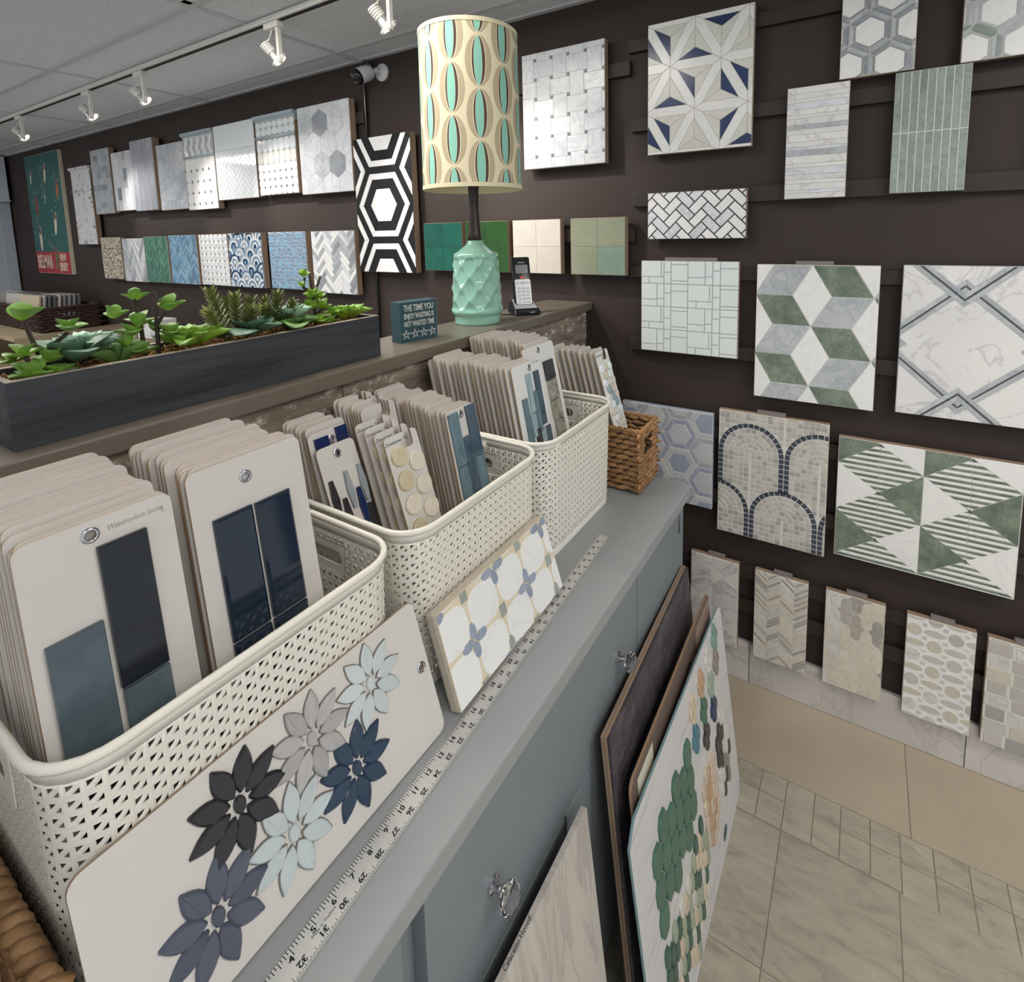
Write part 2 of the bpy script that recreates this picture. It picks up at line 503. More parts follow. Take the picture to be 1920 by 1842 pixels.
for x0, x1 in [(-.9, -.65), (-.65, -.456), (-.456, -.39), (-.39, -.325), (-.325, -.262)] + [(.51 + .073 * k, .51 + .073 * (k + 1)) for k in range(10)]:
    floor_tile(x0, x1, 1.44, 1.515, 'floor_stone'); floor_tile(x0, x1, 1.365, 1.44, 'floor_stone')
for x0, x1 in ((-.65, -.39), (-.39, -.126), (-.126, .14), (.14, .404), (.404, .668), (.668, .932), (.932, 1.2)):
    y = 1.365
    for L in (.31, .61, .61, .61): floor_tile(x0, x1, y - L, y, 'floor_stone'); y -= L
for k in range(6):
    floor_tile(-1.09 - 1.02 * (k + 1), -1.09 - 1.02 * k, 0.6, 1.515, 'floor_stone')

wb = struct(MB().box(-7.4, 2.2, WY, WY + .1, 0, 2.5, 'wall').build('wall_back'))
wl = struct(MB().box(-7.4, -7.3, -1.2, WY, 0, 2.5, 'wall').build('wall_left'))
# marble skirting in slabs
bb = struct(MB().box(-.9, 2.2, WY - .008, WY, 0, .148, 'grout_grey').build('baseboard_back'))
for k in range(5):
    MB().box(-.9 + .61 * k + .001, -.9 + .61 * (k + 1) - .001, WY - .018, WY - .008, .001, .15, 'base_marble', .002).build('marble_slab', bb)
# brown battens the sample boards hang from
RAILS = [(-.745, 2.1, 2.223, 2.266), (-.735, 2.1, 1.953, 1.998), (-.73, 2.1, 1.692, 1.742), (-.74, 2.1, 1.437, 1.478), (-.74, 2.1, 1.168, 1.214),
         (-.72, 2.1, .882, .929), (-.70, 2.1, .648, .698), (-.55, 2.1, .392, .435), (-.55, 2.1, .266, .314),
         (-5.3, -2.11, 2.150, 2.204), (-1.215, -.738, 2.150, 2.200), (-1.75, -.72, 1.566, 1.616), (-5.2, -2.16, 1.565, 1.618), (-5.3, -2.11, 1.88, 1.92)]
for i, (a, b, c, d) in enumerate(RAILS):
    struct(MB().box(a, b, WY - .02, WY, c, d, 'rail', .002).build('trim_%d' % (i + 1)))

# suspended ceiling
CE = 2.44
ce = struct(MB().box(-7.4, 2.2, -1.2, WY + .1, CE + .03, CE + .08, 'tee').build('ceiling'))
XB = [-7.4, -6.13, -4.80, -3.48, -2.13, -.80, .53, 1.86]
YB = [-1.2, -.75, -.14, .47, 1.08, 1.69, WY]
LIGHTS = {(4, 3), (6, 1), (1, 2), (3, 2), (6, 3)}  # one panel shows at the top edge; the rest are unseen, added for brightness
for i in range(len(XB) - 1):
    for j in range(len(YB) - 1):
        x0, x1, y0, y1 = XB[i], XB[i + 1], YB[j], YB[j + 1]
        if (i, j) in LIGHTS: continue
        b = MB(); b.box(-(x1 - x0) / 2 + .01, (x1 - x0) / 2 - .01, -(y1 - y0) / 2 + .01, (y1 - y0) / 2 - .01, 0, .012, 'ceiling_tile', .003)
        place('ceiling_tile', b.mesh('ceiling_tile'), ce, ((x0 + x1) / 2, (y0 + y1) / 2, CE + .003))
for y in YB[1:-1]: MB().box(-7.3, 2.2, y - .012, y + .012, CE - .002, CE + .03, 'tee').build('tee_bar', ce)
for x in XB[1:]: MB().box(x - .012, x + .012, -1.2, WY, CE - .0022, CE + .0298, 'tee').build('tee_bar', ce)
MB().box(-7.3, 2.2, WY - .022, WY, CE - .004, CE + .02, 'tee').build('wall_angle', ce)
emis('diffuser', (255, 250, 242), TROFFER_W)
for n, (i, j) in enumerate(sorted(LIGHTS)):
    x0, x1, y0, y1 = XB[i], XB[i + 1], YB[j], YB[j + 1]
    lb = {(6, 3): 'unseen ceiling panel added to brighten the right side of the aisle', (4, 3): 'recessed fluorescent ceiling panel in front of the track lights', (6, 1): 'unseen ceiling panel added behind the viewer to brighten the aisle floor',
          (1, 2): 'unseen ceiling panel added to brighten the window blind end', (3, 2): 'unseen ceiling panel added to brighten the left, behind the half wall'}[(i, j)]
    t = thing('ceiling_light', lb, 'ceiling light', ((x0 + x1) / 2, (y0 + y1) / 2, CE), group='recessed ceiling light panels')
    w, d = (x1 - x0) / 2 - .013, (y1 - y0) / 2 - .013
    b = MB()
    for q in ((-w, w, -d, -d + .03), (-w, w, d - .03, d), (-w, -w + .03, -d, d), (w - .03, w, -d, d)): b.box(*q, -.002, .025, 'white_metal')
    b.build('frame', t)
    MB().box(-w + .03, w - .03, -d + .03, d - .03, .006, .012, 'diffuser').build('diffuser', t)

# half-height divider wall with barn-wood planks and a stone cap
hw = struct(MB().box(-1.075, -.945, -1.0, WY, 0, 1.304, 'wall').build('wall_divider'))
z = 1.304; row = 0
while z > .02:
    h = .118; y = -1.0 + (row % 3) * -.23
    while y < WY:
        L = .62 + .23 * ((row * 7 + int(y * 10)) % 4)
        a, b = max(y, -1.0), min(y + L, WY)
        if b - a > .05:
            q = MB(); th = .012 + .005 * rnd.random()
            q.box(0, th, -(b - a) / 2 + .001, (b - a) / 2 - .001, -h / 2 + .0015, h / 2 - .0015, 'barn_wood', .0015)
            place('plank', q.mesh('plank'), hw, (-.945, (a + b) / 2, z - h / 2))
        y += L
    z -= h; row += 1
MB().box(-1.105, -.903, -1.0, WY, 1.304, 1.334, 'cap', .003).build('stone_cap', hw)

# window blinds on the far left wall
wd = thing('window_blind', 'pale blue vertical slat blind with valance by the green poster', 'blind', (-7.3, 0, 0))
MB().box(0, .12, -.2, 1.80, 2.02, 2.43, 'blind_valance', .004).build('valance', wd)
MB().box(.09, .125, -.2, 1.805, 2.0, 2.02, 'blind_valance', .003).build('valance_lip', wd)
sl = MB(); sl.box(-.002, .002, -.046, .046, 0, .95, 'blind')
sm = sl.mesh('slat'); k = 0; y = -.15
while y < 1.78:
    place('slat', sm, wd, (.05, y, 1.06), (0, 0, .35 + .1 * math.sin(k))); y += .08; k += 1

# cabinet under the samples
cb = thing('cabinet', 'grey painted sample cabinet with crystal drawer knobs', 'cabinet', (0, 0, 0))
CZ = .897; YE = 1.405
MB().box(-.925, -.39, -.75, YE, CZ - .032, CZ, 'counter', .003).build('worktop', cb)
b = MB()
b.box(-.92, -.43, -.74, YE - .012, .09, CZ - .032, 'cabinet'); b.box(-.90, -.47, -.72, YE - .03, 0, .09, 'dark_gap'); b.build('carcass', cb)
FX = -.408
b = MB(); b.box(-.43, FX, YE - .055, YE - .012, .06, CZ - .032, 'cabinet', .001); b.build('end_stile', cb)
def front(y0, y1, z0, z1, kind, knob=None):
    d = MB().box(0, .0235, 0, y1 - y0, 0, z1 - z0, 'cabinet', .002).build(kind, cb, (-.4305, y0, z0))
    if knob:
        k = MB().lathe([(.0115, 0), (.0115, .003), (.006, .006), (.005, .012), (.009, .016), (.010, .019)], 'chrome', 20).build('knob_stem', d, (.0235, knob[0] - y0, knob[1] - z0), (0, PI / 2, 0))
        smooth_by_angle(k)
        g = MB()
        prof = [(.006, .017), (.013, .021), (.0195, .028), (.0195, .033), (.013, .039), (.0, .040)]
        g.lathe(prof[:-1] + [(.004, .0405)], 'crystal', 10); g.build('crystal_knob', d, (.0235, knob[0] - y0, knob[1] - z0), (0, PI / 2, 0))
plain('chrome', (200, 200, 205), .12, metal=1)
m, nt, bs = _new('crystal'); bs.inputs['Transmission Weight'].default_value = 1; bs.inputs['Roughness'].default_value = .02; bs.inputs['IOR'].default_value = 1.5; MATS['crystal'] = m
front(.37, 1.038, .590, .846, 'drawer', None)
for kk, (yy, zz) in enumerate(((.928, .724), (.495, .706))):
    d = bpy.data.objects.get('drawer')
    k = MB().lathe([(.0115, 0), (.0115, .003), (.006, .006), (.005, .012), (.009, .016), (.010, .019)], 'chrome', 20).build('knob_stem', d, (.0235, yy - .37, zz - .590), (0, PI / 2, 0)); smooth_by_angle(k)
    MB().lathe([(.006, .017), (.013, .021), (.0195, .028), (.0195, .033), (.013, .039), (.004, .0405)], 'crystal', 10).build('crystal_knob', d, (.0235, yy - .37, zz - .590), (0, PI / 2, 0))
front(1.043, YE - .058, .09, .846, 'door')
front(.37, .70, .09, .585, 'door'); front(.705, 1.038, .09, .585, 'door')
front(-.35, .335, .59, .846, 'drawer'); front(-.35, -.01, .09, .585, 'door'); front(-.005, .335, .09, .585, 'door')
MB().box(FX - .002, FX + .004, YE - .066, YE - .056, .78, .83, 'chrome', .001).build('hinge', cb)
# ------------------------------------------------------------------ sample boards on the back wall
UL = 'upper row of sample boards left of the lamp'; LL = 'lower row of sample boards left of the lamp'
# --- poster
po = thing('travel_poster', 'tall green surf poster with red lettered base strip', 'poster', (-6.666, WY - .03, 1.320))
plain('poster_green', (44, 96, 92), .5, noise=.18, nscale=9); plain('poster_red', (170, 48, 58), .5); plain('poster_cream', (214, 206, 186), .6)
plain('foam', (120, 158, 150), .6); plain('skin_print', (120, 84, 66), .6); plain('board_orange', (190, 110, 70), .6); plain('board_red', (150, 58, 54), .6); plain('board_green', (96, 118, 70), .6)
MB().box(0, .79, .003, .03, 0, 1.056, 'poster_cream', .002).build('backing', po)
MB().tile(rect(.004, .786, .195, 1.052), 'poster_green', .003, .0003).build('sea_print', po)
MB().tile(rect(.004, .786, .004, .195), 'poster_red', .003, .0003).build('red_band', po)
for (u, v, a, s, mt) in ((.12, .90, .2, .7, 'poster_cream'), (.47, .93, .25, 1, 'poster_cream'), (.70, .78, .1, 1, 'board_orange'), (.40, .72, .15, .8, 'foam'), (.18, .66, .0, 1, 'board_red'),
                         (.58, .50, .25, 1.2, 'poster_cream'), (.18, .38, .05, 1.3, 'poster_cream'), (.50, .20, .02, 1.3, 'board_green')):
    g = MB()
    for k in range(14):
        t = rnd.uniform(-PI, PI); rr = rnd.uniform(.03, .1) * s
        g.tile(rotp(circ(u + rr * math.cos(t), v + .05 * s + rr * .8 * math.sin(t), .02 * s, 8, .004), rnd.uniform(0, PI), u, v), 'foam', .0006, .0001, -.0005)
    tag(g.build('wave_print', po), kind='stuff')
    MB().tile(rotp(circ(u, v - .05 * s, .022 * s, 16, .085 * s), -a, u, v), mt, .0008, .0002, -.0008).build('surfboard_print', po)
    MB().tile(rotp(circ(u, v + .01, .016 * s, 10, .035 * s), .5, u, v), 'skin_print', .0008, .0002, -.0012).build('surfer_print', po)
for body, x, zz, sz, sx in (('BELMAR', .205, .10, .17, .58), ('NEW', .635, .145, .085, .7), ('JERSEY', .635, .062, .095, .62)):
    place('lettering', text_mesh(body, sz, 'poster_cream', .0005, sx, bold=.003), po, (x, -.0006, zz), FACE)

# --- upper left row
def toile(w, h): return [(rect(0, w, 0, h * .20), 'toile'), (rect(0, w, h * .20, h * .42), 'toile'), (rect(0, w, h * .42, h * .69), 'toile'), (rect(0, w, h * .72, h), 'toile')]
def toile_mat():
    m, nt, b = _new('toile'); b.inputs['Roughness'].default_value = .2
    n1 = N(nt, 'ShaderNodeTexNoise', i_Scale=13.0, i_Detail=5.0, i_Roughness=.7, i_Distortion=1.5)
    nt.links.new(coords(nt, True, (1, 1, .8)), n1.inputs[0])
    nt.links.new(ramp(nt, n1.outputs[0], [(.36, lin((96, 98, 106))), (.44, lin((214, 214, 216))), (1, lin((226, 226, 228)))]), b.inputs['Base Color'])
    MATS['toile'] = m
toile_mat()
def crown(root, w, z, mat, d=.045, hh=.05):
    prof = [(0, 0), (-.010, 0), (-.012, .012), (-.020, .026), (-.034, .036), (-d, .040), (-d, hh), (0, hh)]
    n = len(prof); v = [(x, a + .02, z + b) for x in (-.004, w + .004) for a, b in prof]
    f = [tuple(range(n)), tuple(reversed(range(n, 2 * n)))] + [(i, i + n, (i + 1) % n + n, (i + 1) % n) for i in range(n)]
    MB().add(v, f, mat).build('crown_moulding', root, fix=True)
def liner(root, w, z, mat, r=.009):
    MB().tube([(0, 0, z), (w, 0, z)], r, mat, 10).build('pencil_liner', root, smooth=True)
p = panel('toile_tile_board', 'narrow sample board of grey toile printed tiles beside the poster', -5.569, -5.206, 1.579, 2.179, toile, thick=.036, group=UL); crown(p, .363, .56, 'toile', .034); liner(p, .363, .425, 'toile')
panel('brick_mosaic_board', 'grey striped marble brick mosaic board in the upper row', -5.160, -4.836, 1.810, 2.291, lambda w, h: brick(w, h, w / 4, h / 11, ['grey_marble', 'mid_grey', 'wood_marble', 'grey_marble']), 'grout_grey', thick=.036, group=UL)
panel('accent_marble_board', 'white marble board with a few grey stick accents', -4.803, -4.465, 1.821, 2.241,
      lambda w, h: [(rect(i * w / 6, (i + 1) * w / 6, z0 * h, z1 * h), mt) for i in range(6) for (z0, z1, mt) in
                    {0: [(0, .5, 'carrara'), (.5, 1, 'carrara')], 1: [(0, .18, 'carrara'), (.18, .4, 'mid_grey'), (.4, 1, 'carrara')], 2: [(0, .6, 'carrara'), (.6, 1, 'carrara')],
                     3: [(0, .38, 'carrara'), (.38, .5, 'grey_marble'), (.5, .72, 'mid_grey'), (.72, .85, 'carrara'), (.85, 1, 'grey_marble')], 4: [(0, .3, 'carrara'), (.3, 1, 'carrara')], 5: [(0, .55, 'carrara'), (.55, 1, 'carrara')]}[i]], thick=.036, group=UL)
panel('wood_look_board', 'tallest grey board of vertical wood-grain marble strips', -4.465, -4.141, 1.809, 2.290,
      lambda w, h: [(rect(i * w / 4, (i + 1) * w / 4, a * h, b * h), 'wood_marble') for i in range(4) for a, b in (((0, .35), (.35, .8), (.8, 1)) if i % 2 else ((0, .6), (.6, 1)))], 'grout_grey', thick=.045, group=UL, gap=.0012)
marble('carrara_cloud', (208, 212, 218), (150, 158, 168), 16, .05, .55)
panel('plain_marble_board', 'plain cloudy carrara marble board left of the dotted crown board', -4.114, -3.759, 1.802, 2.228, lambda w, h: brick(w, h, w, h * .16, ['carrara_cloud'])[:0] + [(rect(0, w, 0, h * .14), 'carrara_cloud'), (rect(0, w, h * .14, h), 'carrara_cloud')], thick=.036, group=UL, gap=.0008)
def dots_low(w, h):
    out = []; n = 5; p_ = w / n
    H = .31
    rows = int(H / p_) + 1
    for j in range(rows):
        for i in range(n):
            x, z = i * p_, H - (j + 1) * p_ * .98; d = .012
            cell = [(x + d, z), (x + p_ - d, z), (x + p_, z + d), (x + p_, z + p_ - d), (x + p_ - d, z + p_), (x + d, z + p_), (x, z + p_ - d), (x, z + d)]
            out.append((cell, 'white_tile'))
            out.append(([(x, z - d), (x + d, z), (x, z + d), (x - d, z)], 'slate_dot'))
    q = p_ / 2
    for j in range(3):
        for i in range(-1, 2 * n + 1):
            cx, cz = i * q + (q / 2 if j % 2 else 0), .345 + j * .036
            out.append(([(cx - q / 2, cz), (cx, cz - .034), (cx + q / 2, cz), (cx, cz + .034)], 'glass_white' if (i + j) % 2 else 'grey_marble'))
    return out
p = panel('dotted_crown_board', 'white dotted tile board with pale blue crown moulding and diamonds', -3.753, -3.402, 1.790, 2.238, dots_low, thick=.036, group=UL)
plain('ice_glass', (176, 192, 202), .06); crown(p, .35, .425, 'ice_glass', .034); liner(p, .35, .325, 'ice_glass', .008)
def wh(w, h): return herring(w, h * .62, .028, 4, ['glass_white'], PI / 4) and [(clip(q, 0, w, 0, h * .66), m_) for q, m_ in herring(w, h, .028, 4, ['glass_white'])if len(clip(q, 0, w, 0, h * .66)) > 2] + [(rect(0, w, h * .66, h), 'glass_white')]
panel('white_herringbone_board', 'glossy white herringbone board with plain white top', -3.391, -2.972, 1.835, 2.270, wh, 'grout_grey', thick=.036, group=UL, gap=.0022)
def pick(w, h):
    out = []; n = 7; p_ = w / n
    for i in range(n):
        for z0, z1, mt in ((.235, .30, 'glass_white'), (.17, .235, 'pearl'), (.32, .36, 'glass_white'), (.36, .395, 'glass_white')):
            x0, x1 = i * p_, (i + 1) * p_; e = .012
            out.append(([(x0 + e, z0), (x1 - e, z0), (x1, z0 + e), (x1, z1 - e), (x1 - e, z1), (x0 + e, z1), (x0, z1 - e), (x0, z0 + e)], mt))
        for j in range(4):
            x0, x1, z0, z1 = i * p_, (i + 1) * p_, j * .0425, (j + 1) * .0425; e = .009
            out.append(([(x0 + e, z0), (x1 - e, z0), (x1, z0 + e), (x1, z1 - e), (x1 - e, z1), (x0 + e, z1), (x0, z1 - e), (x0, z0 + e)], 'white_tile'))
            out.append(([(x0, z0 - e), (x0 + e, z0), (x0, z0 + e), (x0 - e, z0)], 'slate_dot'))
    return out
p = panel('picket_crown_board', 'pearly picket mosaic board with pale blue crown moulding', -2.955, -2.602, 1.841, 2.242, pick, 'grout_grey', thick=.036, group=UL)
crown(p, .353, .378, 'ice_glass', .034); liner(p, .353, .31, 'ice_glass', .008)
def hexm(w, h):
    out = []; cs = hexgrid(w, h, .0695, False, -.005, .035)
    near = lambda u, v: min(cs, key=lambda c: math.hypot(c[0] - u, c[1] - v))
    dk = [near(.12, .33), near(.27, .11)]; md = [near(.15, .11), near(.03, .35)]
    for c in cs: out.append((hexp(c[0], c[1], .0695), 'mid_grey' if c in dk else 'carrara_cloud' if c in md else 'carrara'))
    return out
panel('hexagon_marble_board', 'white marble hexagon board with a few grey hexagons', -2.573, -2.169, 1.827, 2.268, hexm, 'grout_white', thick=.036, group=UL, gap=.0014)

# --- lower left row
panel('chip_mosaic_board', 'brown and cream chip mosaic board at the left end of the lower row', -5.155, -4.810, 1.311, 1.631, lambda w, h: brick(w, h, .012, .012, ['brown_chip', 'tan_chip', 'light_chip', 'light_chip']), 'grout_taupe', sep=False, gap=.001, thick=.034, group=LL)
panel('grey_zigzag_board', 'white and grey tall zigzag mosaic board in the lower row', -4.786, -4.436, 1.302, 1.619, lambda w, h: chevron(w, h, w / 4, .14, .016, ['grey_marble', 'carrara', 'mid_grey', 'carrara']), 'grout_white', sep=False, gap=.001, thick=.034, group=LL)
panel('green_herringbone_board', 'deep green glass herringbone board', -4.429, -4.098, 1.307, 1.628, lambda w, h: herring(w, h, .0140, 5, ['green_glass', 'green_glass', 'green_glass2'], PI / 4), 'grout_white', sep=False, gap=.0026, thick=.034, group=LL)
panel('blue_herringbone_board', 'sky blue glass herringbone board', -4.070, -3.713, 1.309, 1.633, lambda w, h: herring(w, h, .0125, 5, ['blue_glass', 'blue_glass2', 'blue_glass3']), 'grout_white', sep=False, gap=.0016, thick=.034, group=LL)
def bdots(w, h):
    out = []
    px, pz = w / 6.5, h / 8
    for j in range(9):
        for i in range(8):
            x, z = (i - .5) * px, (j - .5) * pz
            out.append((rect(x + .010, x + px, z + .0, z + pz * .5), 'white_tile')); out.append((rect(x, x + px, z + pz * .5, z + pz), 'carrara'))
            out.append((rect(x, x + .010, z + .008, z + .022), 'strip_dark'))
    return out
panel('dotted_weave_board', 'white basketweave board with rows of small dark dots', -3.680, -3.350, 1.313, 1.633, bdots, 'grout_white', sep=False, gap=.001, thick=.034, group=LL)
def fans(w, h):
    out = []; R = .056; cols = ['fan_navy', 'fan_white', 'fan_mid', 'fan_grey']; row = 0
    for r_ in range(12, -3, -1):
        z = r_ * R * .86
        for i in range(-1, 6):
            x = i * 2 * R + (R if r_ % 2 else 0)
            sch = rnd.choice([('fan_navy', 'fan_white', 'fan_mid', 'fan_white'), ('fan_mid', 'fan_white', 'fan_grey', 'fan_white'), ('fan_grey', 'fan_white', 'fan_navy', 'fan_mid'), ('fan_white', 'fan_mid', 'fan_white', 'fan_navy')])
            for k, f_ in enumerate((1, .74, .5, .26)):
                rr = R * f_; rin = R * ((1, .74, .5, .26, 0)[k + 1])
                arc = [(x + rr * math.cos(PI * (-.15 + 1.3 * t / 12)), z + rr * math.sin(PI * (-.15 + 1.3 * t / 12))) for t in range(13)]
                if rin: arc += [(x + rin * math.cos(PI * (1.15 - 1.3 * t / 12)), z + rin * math.sin(PI * (1.15 - 1.3 * t / 12))) for t in range(13)]
                out.append((arc, sch[k], .0002 + (12 - r_) * .0004))
    return out
panel('fan_tile_board', 'blue and white fish-scale fan tile board', -3.331, -2.989, 1.313, 1.636, fans, 'fan_grey', sep=False, gap=.0012, t=.0015, thick=.034, group=LL)
def brand(w, h):
    out = []; c = w / 8
    for i in range(8):
        for j in range(8):
            x, z = i * c, j * c * .97; s = (i + j) % 4; k = .62
            a = rnd.choice
            mm = ['fan_mid', 'blue_glass2', 'fan_mid', 'blue_glass']
            if s % 2: P = [rect(x, x + c * k, z, z + c * k), rect(x + c * k, x + c, z, z + c * .5), rect(x + c * k, x + c, z + c * .5, z + c), rect(x, x + c * k, z + c * k, z + c)]
            else: P = [rect(x + c * (1 - k), x + c, z + c * (1 - k), z + c), rect(x, x + c * (1 - k), z, z + c * .55), rect(x, x + c * (1 - k), z + c * .55, z + c), rect(x + c * (1 - k), x + c, z, z + c * (1 - k))]
            out += [(q, a(mm)) for q in P]
    return out
panel('blue_modular_board', 'denim blue glass mosaic board of mixed small rectangles', -2.919, -2.581, 1.319, 1.636, brand, 'grout_white', sep=False, gap=.003, thick=.034, group=LL)
panel('grey_herringbone_board', 'white and grey marble herringbone board nearest the black and white board', -2.532, -2.190, 1.310, 1.635, lambda w, h: herring(w, h, .0225, 4, [], PI / 4, lambda d: rnd.choice(['thassos', 'carrara', 'grey_marble']) if d else rnd.choice(['grey_marble', 'mid_grey', 'thassos'])), 'grout_grey', thick=.034, gap=.0015, group=LL)
# --- black and white
def bwp(w, h):
    out = []; R = .190; ap = R * math.sqrt(3) / 2
    for cx, cz, i, j in hexgrid(w, h, R, True, w / 2, h / 2):
        P = {f: hexp(cx, cz, R * f, True, 1.0) for f in (.46, .73, .90, 1.0)}
        if i % 2 == 0: out.append((P[.46], 'white_tile'))
        else: out.append((P[.46], 'white_tile'))
        out += ringtiles(P[.73], P[.46], 'black_tile') + ringtiles(P[.90], P[.73], 'white_tile') + ringtiles(P[1.0], P[.90], 'black_tile')
    return out
panel('black_white_board', 'tall bold black and white nested hexagon cement board', -2.156, -1.776, 1.430, 2.068, bwp, 'grout_dark', thick=.036, gap=.0008, group='sample boards behind the lamp')
# --- zellige squares
for nm, lb, x0, mats in (('emerald', 'emerald green glazed four-tile square left of the lamp base', -1.724, ['zellige_green'] * 4), ('olive', 'olive green glazed four-tile square directly behind the lamp neck', -1.483, ['zellige_olive'] * 4),
                         ('cream', 'cream glazed four-tile square behind the cordless phone', -1.235, ['zellige_cream'] * 4), ('sage', 'sage green glazed four-tile square right of the cordless phone', -.968, ['zellige_sage', 'zellige_mint', 'zellige_sage', 'zellige_sage'])):
    panel('glazed_tile_board', lb, x0, x0 + .224, 1.444, 1.657, lambda w, h: [(rect(i * w / 2, (i + 1) * w / 2, j * h / 2, (j + 1) * h / 2), mats[j * 2 + i]) for j in range(2) for i in range(2)], 'board_edge', thick=.03, gap=.0006, group='four-tile glazed squares behind the lamp')
# --- basketweave, stars
RW = 'sample boards on the right part of the wall'
def bweave(w, h):
    out = []; p_ = .0715; d = .013; ox, oz = -.012, .045
    for i in range(-1, 6):
        for j in range(-2, 7):
            x, z = ox + i * p_, oz + j * p_
            if (i + j) % 2: out.append((rect(x - d / 2, x + p_ + d / 2, z + d / 2, z + p_ - d / 2), 'carrara'))
            else: out.append((rect(x + d / 2, x + p_ - d / 2, z - d / 2, z + p_ + d / 2), 'carrara'))
            out.append((rect(x - d / 2, x + d / 2, z - d / 2, z + d / 2), 'slate_dot'))
    return out
panel('basketweave_board', 'white marble basketweave board with grey dots beside the lampshade', -1.171, -.821, 1.852, 2.281, bweave, thick=.03, gap=.0015, group=RW)
def star(w, h):
    out = []; a = .166; dz = a * math.sqrt(3) / 2; ox, oz = .078, .282; hw_ = .0155
    P = lambda i, j: (ox + i * a + (a / 2 if j % 2 else 0), oz + j * dz)
    pts = {(i, j): P(i, j) for i in range(-3, 5) for j in range(-5, 5)}
    def bar(A, B):
        dx, dz_ = B[0] - A[0], B[1] - A[1]; L = math.hypot(dx, dz_); u = (dx / L, dz_ / L); n = (-u[1], u[0]); e = hw_ * 1.732
        return [A, (A[0] + u[0] * e - n[0] * hw_, A[1] + u[1] * e - n[1] * hw_), (B[0] - u[0] * e - n[0] * hw_, B[1] - u[1] * e - n[1] * hw_), B, (B[0] - u[0] * e + n[0] * hw_, B[1] - u[1] * e + n[1] * hw_), (A[0] + u[0] * e + n[0] * hw_, A[1] + u[1] * e + n[1] * hw_)]
    k = 0
    for (i, j), A in pts.items():
        up = (i + 1, j + 1) if j % 2 else (i, j + 1); upl = (i, j + 1) if j % 2 else (i - 1, j + 1)
        for q in ((i + 1, j), up, upl):
            if q in pts: out.append((bar(A, pts[q]), 'thassos'))
        for tri in (((i + 1, j), up), (up, upl)):
            if tri[0] in pts and tri[1] in pts:
                T = [A, pts[tri[0]], pts[tri[1]]]; C = (sum(t[0] for t in T) / 3, sum(t[1] for t in T) / 3)
                f = 1 - 2 * hw_ * 1.732 / a * 1.0
                I = [(C[0] + (t[0] - C[0]) * f, C[1] + (t[1] - C[1]) * f) for t in T]
                bl = rnd.randrange(3) if rnd.random() < .85 else -1
                for m_ in range(3): out.append(([I[m_], I[(m_ + 1) % 3], C], 'navy_tile' if m_ == bl else 'pearl'))
    return out
panel('star_mosaic_board', 'white star mosaic board with navy blue triangles', -.664, -.322, 1.864, 2.292, star, 'grout_taupe', thick=.022, gap=.0014, group=RW)
def hexlat(green):
    def f(w, h):
        out = []; R = .058
        for cx, cz, i, j in hexgrid(w, h, R, False, .02, .03):
            P = {q: hexp(cx, cz, R * q) for q in (.68, .79, .9, 1.0)}
            out.append((P[.68], 'thassos'))
            for k in range(6):
                n = (k + 1) % 6
                mt = ('green_pale' if (k + i) % 3 == 0 else 'grey_marble') if green else ('mid_grey' if k % 2 else 'grey_marble')
                out.append(([P[1.0][k], P[1.0][n], P[.79][n], P[.79][k]], mt)); out.append(([P[.79][k], P[.79][n], P[.68][n], P[.68][k]], 'mid_grey' if not green else 'grey_marble'))
        return out
    return f
panel('hexagon_lattice_board', 'glossy grey and white woven hexagon board cut off by the top edge', -.087, .092, 2.026, 2.345, hexlat(False), 'grout_white', thick=.022, gap=.0012, group=RW)
panel('green_lattice_board', 'green and grey woven hexagon board in the top right corner', .191, .40, 2.024, 2.345, hexlat(True), 'grout_white', thick=.022, gap=.0012, group=RW)
def hstrip(w, h):
    out = []; z = 0; k = 0
    for s in [.9, .5, 1, .6, .8, 1.1, .6, 1.2, .9, .5, .8, 1.1, .8, .7, 1, .5, .9, 1, .6, .8, 1]:
        d = h * s / 17.3
        out.append((rect(0, w, z, z + d), 'grey_marble' if k in (8, 13) else ('carrara' if k % 4 == 1 else 'calacatta'))); z += d; k += 1
    return out
panel('stacked_strip_board', 'white marble board of thin horizontal strips', -.223, -.058, 1.693, 2.021, hstrip, 'grout_grey', thick=.022, gap=.0006, group=RW)
panel('green_stick_board', 'green marble board of vertical sticks in two rows', .050, .218, 1.697, 2.022, lambda w, h: [(rect(i * w / 9, (i + 1) * w / 9, j * h / 2, (j + 1) * h / 2), 'green_pale') for i in range(9) for j in range(2)], 'grout_white', 'green_pale', thick=.022, gap=.003, group=RW)
panel('wide_herringbone_board', 'low wide white marble herringbone board with dark grey joints', -.663, -.332, 1.575, 1.735, lambda w, h: herring(w, h, .0305, 2, ['carrara', 'thassos', 'thassos']), 'grout_dark', thick=.022, gap=.0042, group=RW)
panel('marble_edge_board', 'sliver of a white board at the right edge of the photo', .372, .54, 1.694, 2.0, lambda w, h: brick(w, h, w, h / 6, ['carrara']), thick=.022, group=RW)
